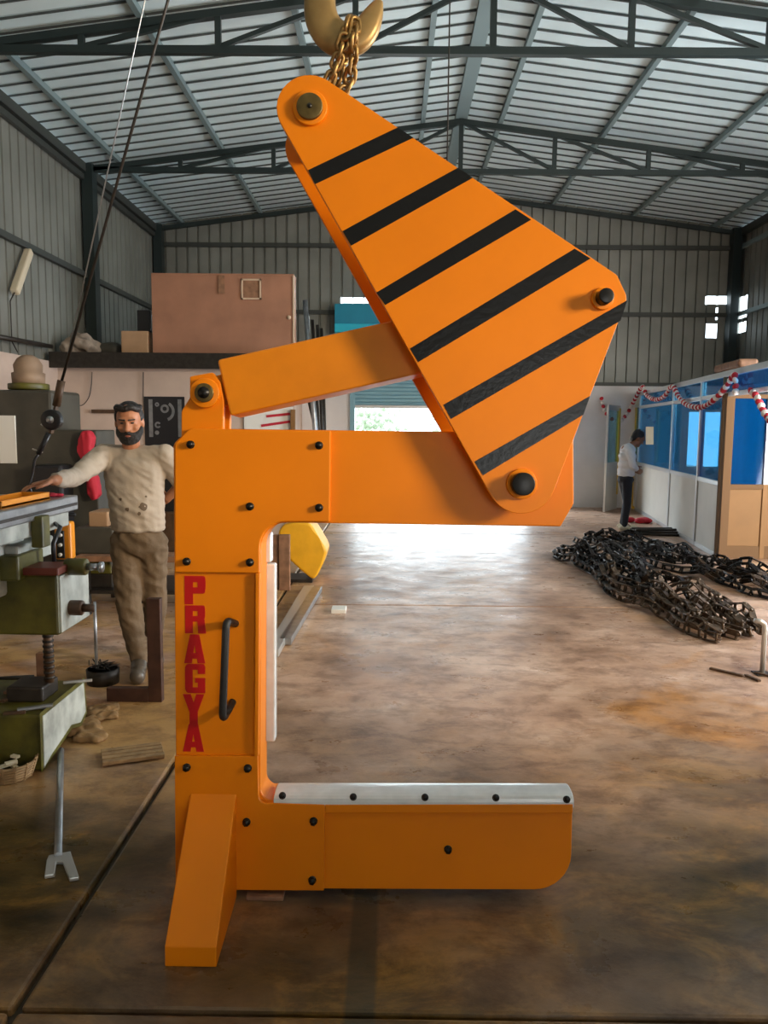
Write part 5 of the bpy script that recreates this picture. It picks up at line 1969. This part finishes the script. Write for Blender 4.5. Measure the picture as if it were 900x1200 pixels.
# stains: thin patches pressed on the sweater's surface
def stain(px, py, r0):
    mesh = sw.data
    from mathutils.bvhtree import BVHTree
    bvh = BVHTree.FromPolygons([v.co for v in mesh.vertices], [p.vertices for p in mesh.polygons])
    vs_, fs_ = [], []
    n_ = 14
    o_ = CAM - man.base
    hit = bvh.ray_cast(o_, ray(px, py).normalized())
    if hit[0] is None:
        return
    c_, nrm = hit[0], hit[1]
    vs_.append(c_ + nrm * 0.002)
    u_ = nrm.cross(Vector((0, 0, 1))).normalized()
    w_ = u_.cross(nrm)
    for k in range(n_):
        t = 2 * math.pi * k / n_
        rr = r0 * (0.75 + 0.35 * random.random())
        q = c_ + (u_ * math.cos(t) + w_ * math.sin(t)) * rr + nrm * 0.05
        h2 = bvh.ray_cast(q, -nrm)
        vs_.append((h2[0] + nrm * 0.002) if h2[0] is not None else q - nrm * 0.05)
    for k in range(n_):
        fs_.append((0, 1 + k, 1 + (k + 1) % n_))
    mb_ = MB().add([Vector(v) + man.base for v in vs_], fs_, True)
    st = man.part('stain', mb_, 'sweater_stain', parent=sw)


for (x, y, r_) in ((167.5, 594, 0.026), (141.5, 585, 0.010), (171, 582, 0.008), (149, 597, 0.014), (163, 602, 0.012)):
    stain(x, y, r_)

# trousers
t = MB()
slab(t, W(162.5, 630), 0.160, 0.120, 0.10)
slab(t, hip_c, 0.155, 0.118, 0.09)
t.cap(hipR, knR, 0.103, 0.080)
t.cap(knR, anR + Vector((0, 0, 0.02)), 0.080, 0.058)
t.cap(hipL, knL, 0.103, 0.078)
t.cap(knL, anL + Vector((0, 0, 0.02)), 0.078, 0.058)
for k in range(3):
    t.ball(anR + Vector((0.0, 0, 0.05 + 0.045 * k)), 0.066, 0.066, 0.022, 10)
    t.ball(anL + Vector((0.0, 0, 0.05 + 0.045 * k)), 0.066, 0.066, 0.022, 10)
o = man.part('trousers', t, 'trousers')
voxel(o, 0.010, 3, 0.5)
wrinkle(o, 0.012, (7, 7, 10), 9.0)
# shoes
for an, toe in ((anR, toeR), (anL, toeL)):
    sh_ = MB()
    d = (toe - an)
    d.z = 0
    d.normalize()
    heel = Vector((an.x, an.y, 0.045)) - d * 0.045
    sh_.cap(heel, Vector((toe.x, toe.y, 0.050)), 0.047, 0.050)
    sh_.cap(Vector((an.x, an.y, 0.085)), Vector((an.x, an.y, 0.055)) + d * 0.08, 0.054, 0.052)
    o = man.part('shoe', sh_, 'shoe_leather')
    voxel(o, 0.008, 3)
    o2 = man.part('toe_cap', MB().ball(Vector((an.x, an.y, 0.085)) + d * 0.055, 0.042, 0.042, 0.020, 12), 'shoe_gloss', parent=o)

# ---- the second person by the office (side view, head bowed, facing right)
g2 = gnd(733, 621)
per = Thing('person', g2, 'person in white shirt and dark trousers standing with bowed head by the office', 'person')
V = lambda x, y, dy=0.0: at(x, y, g2.y + dy)
hd = V(748, 514)
nk = V(742, 522)
shc = V(734.5, 527)
chest = V(735, 537)
wst = V(735, 553)
hip = V(733, 562)
b = MB()
f2 = Matrix.Rotation(R(32), 3, 'Y')
H2 = lambda x, y, z: hd + f2 @ Vector((x, y, z))
b.ball(H2(-0.005, 0, 0.02), 0.098, 0.078, 0.092, 16, f2)
b.ball(H2(0.025, 0, -0.045), 0.062, 0.060, 0.075, 14, f2)
b.cap(H2(0.085, 0, -0.005), H2(0.108, 0, -0.035), 0.010, 0.014, 8)
b.ball(H2(0.06, 0, -0.095), 0.03, 0.035, 0.025, 10)
for s_ in (-1, 1):
    b.ball(H2(-0.01, s_ * 0.077, -0.01), 0.022, 0.012, 0.032, 8)
b.cap(hd + Vector((-0.03, 0, -0.05)), shc, 0.055, 0.06)
b.cap(shc, wst, 0.09, 0.10)
b.cap(wst, hip, 0.10, 0.10)
legs = []
for s_ in (-1, 1):
    hp_ = hip + Vector((0, s_ * 0.085, 0))
    kn = V(733 if s_ < 0 else 737, 588) + Vector((0, s_ * 0.09, 0))
    an = V(729.5 if s_ < 0 else 732, 612) + Vector((0, s_ * 0.10, 0))
    an.z = 0.09
    toe = an + Vector((0.15, -0.02 * s_, 0))
    toe.z = 0.035
    legs.append((hp_, kn, an, toe))
    b.cap(hp_, kn, 0.07, 0.05)
    b.cap(kn, an, 0.05, 0.036)
    b.cap(an, toe, 0.035, 0.028)
arms = []
for s_ in (-1, 1):
    sh_ = shc + Vector((0.01, s_ * 0.17, -0.03))
    el = V(736.5, 545) + Vector((0, s_ * 0.23, 0))
    wr = V(744, 550) + Vector((0, s_ * 0.10, 0))
    arms.append((sh_, el, wr))
    b.cap(sh_, el, 0.042, 0.036)
    b.cap(el, wr, 0.038, 0.028)
    hand(b, wr, Vector((0.55, -s_ * 0.4, -0.25)), Vector((0.3, 0, 1)), Vector((0.2, -s_ * 1.0, 0)), 0.5, 0.6)
o = per.part('body', b, 'skin_dark')
voxel(o, 0.0085, 3, 0.4)
hr = MB()
hr.ball(H2(-0.03, 0, 0.04), 0.098, 0.088, 0.090, 14, f2)
for k in range(14):
    q = Vector((random.uniform(-0.11, 0.03), random.uniform(-0.07, 0.07), random.uniform(0.06, 0.115)))
    hr.ball(H2(*q), 0.028, n=8)
hr.ball(H2(-0.07, 0, -0.02), 0.05, 0.075, 0.07, 10, f2)
o = per.part('hair', hr, 'hair_black')
voxel(o, 0.010, 1)
per.part('eye', MB().ball(H2(0.082, -0.032, 0.01), 0.008, 0.011, 0.006, 8), 'hair_black')
per.part('eyebrow', MB().cap(H2(0.092, -0.016, 0.03), H2(0.082, -0.05, 0.03), 0.006, 0.005, 8), 'hair_black')
s = MB()
for (x, y, rx, ry) in ((736, 527, 0.11, 0.17), (735, 535, 0.135, 0.185), (734, 544, 0.135, 0.180), (733.5, 552, 0.130, 0.175)):
    s.ball(V(x, y), rx, ry, 0.095, 16)
s.ball(V(733.5, 556), 0.130, 0.170, 0.05, 16)
s.cap(nk + Vector((-0.05, 0, -0.03)), shc, 0.068, 0.08)
for (sh_, el, wr) in arms:
    s.cap(sh_, shc, 0.07, 0.08)
    s.cap(sh_, el, 0.068, 0.054)
    s.cap(el, el.lerp(wr, 0.75), 0.054, 0.044)
o = per.part('shirt', s, 'white_shirt')
voxel(o, 0.012, 3)
wrinkle(o, 0.010, (7, 7, 10), 5.0)
t = MB()
t.ball(V(733.5, 562), 0.125, 0.160, 0.07, 14)
t.ball(hip, 0.125, 0.165, 0.10, 14)
for hp_, kn, an, toe in legs:
    t.cap(hp_, kn, 0.092, 0.068)
    t.cap(kn, an + Vector((0, 0, 0.0)), 0.068, 0.052)
o = per.part('trousers', t, 'navy_cloth')
voxel(o, 0.012, 3)
for hp_, kn, an, toe in legs:
    sh_ = MB()
    sh_.cap(Vector((an.x - 0.05, an.y, 0.045)), Vector((toe.x + 0.03, toe.y, 0.040)), 0.045, 0.040)
    sh_.cap(an, Vector((an.x + 0.04, an.y, 0.055)), 0.046, 0.044)
    o = per.part('shoe', sh_, 'paper_cream')
    voxel(o, 0.010, 2)
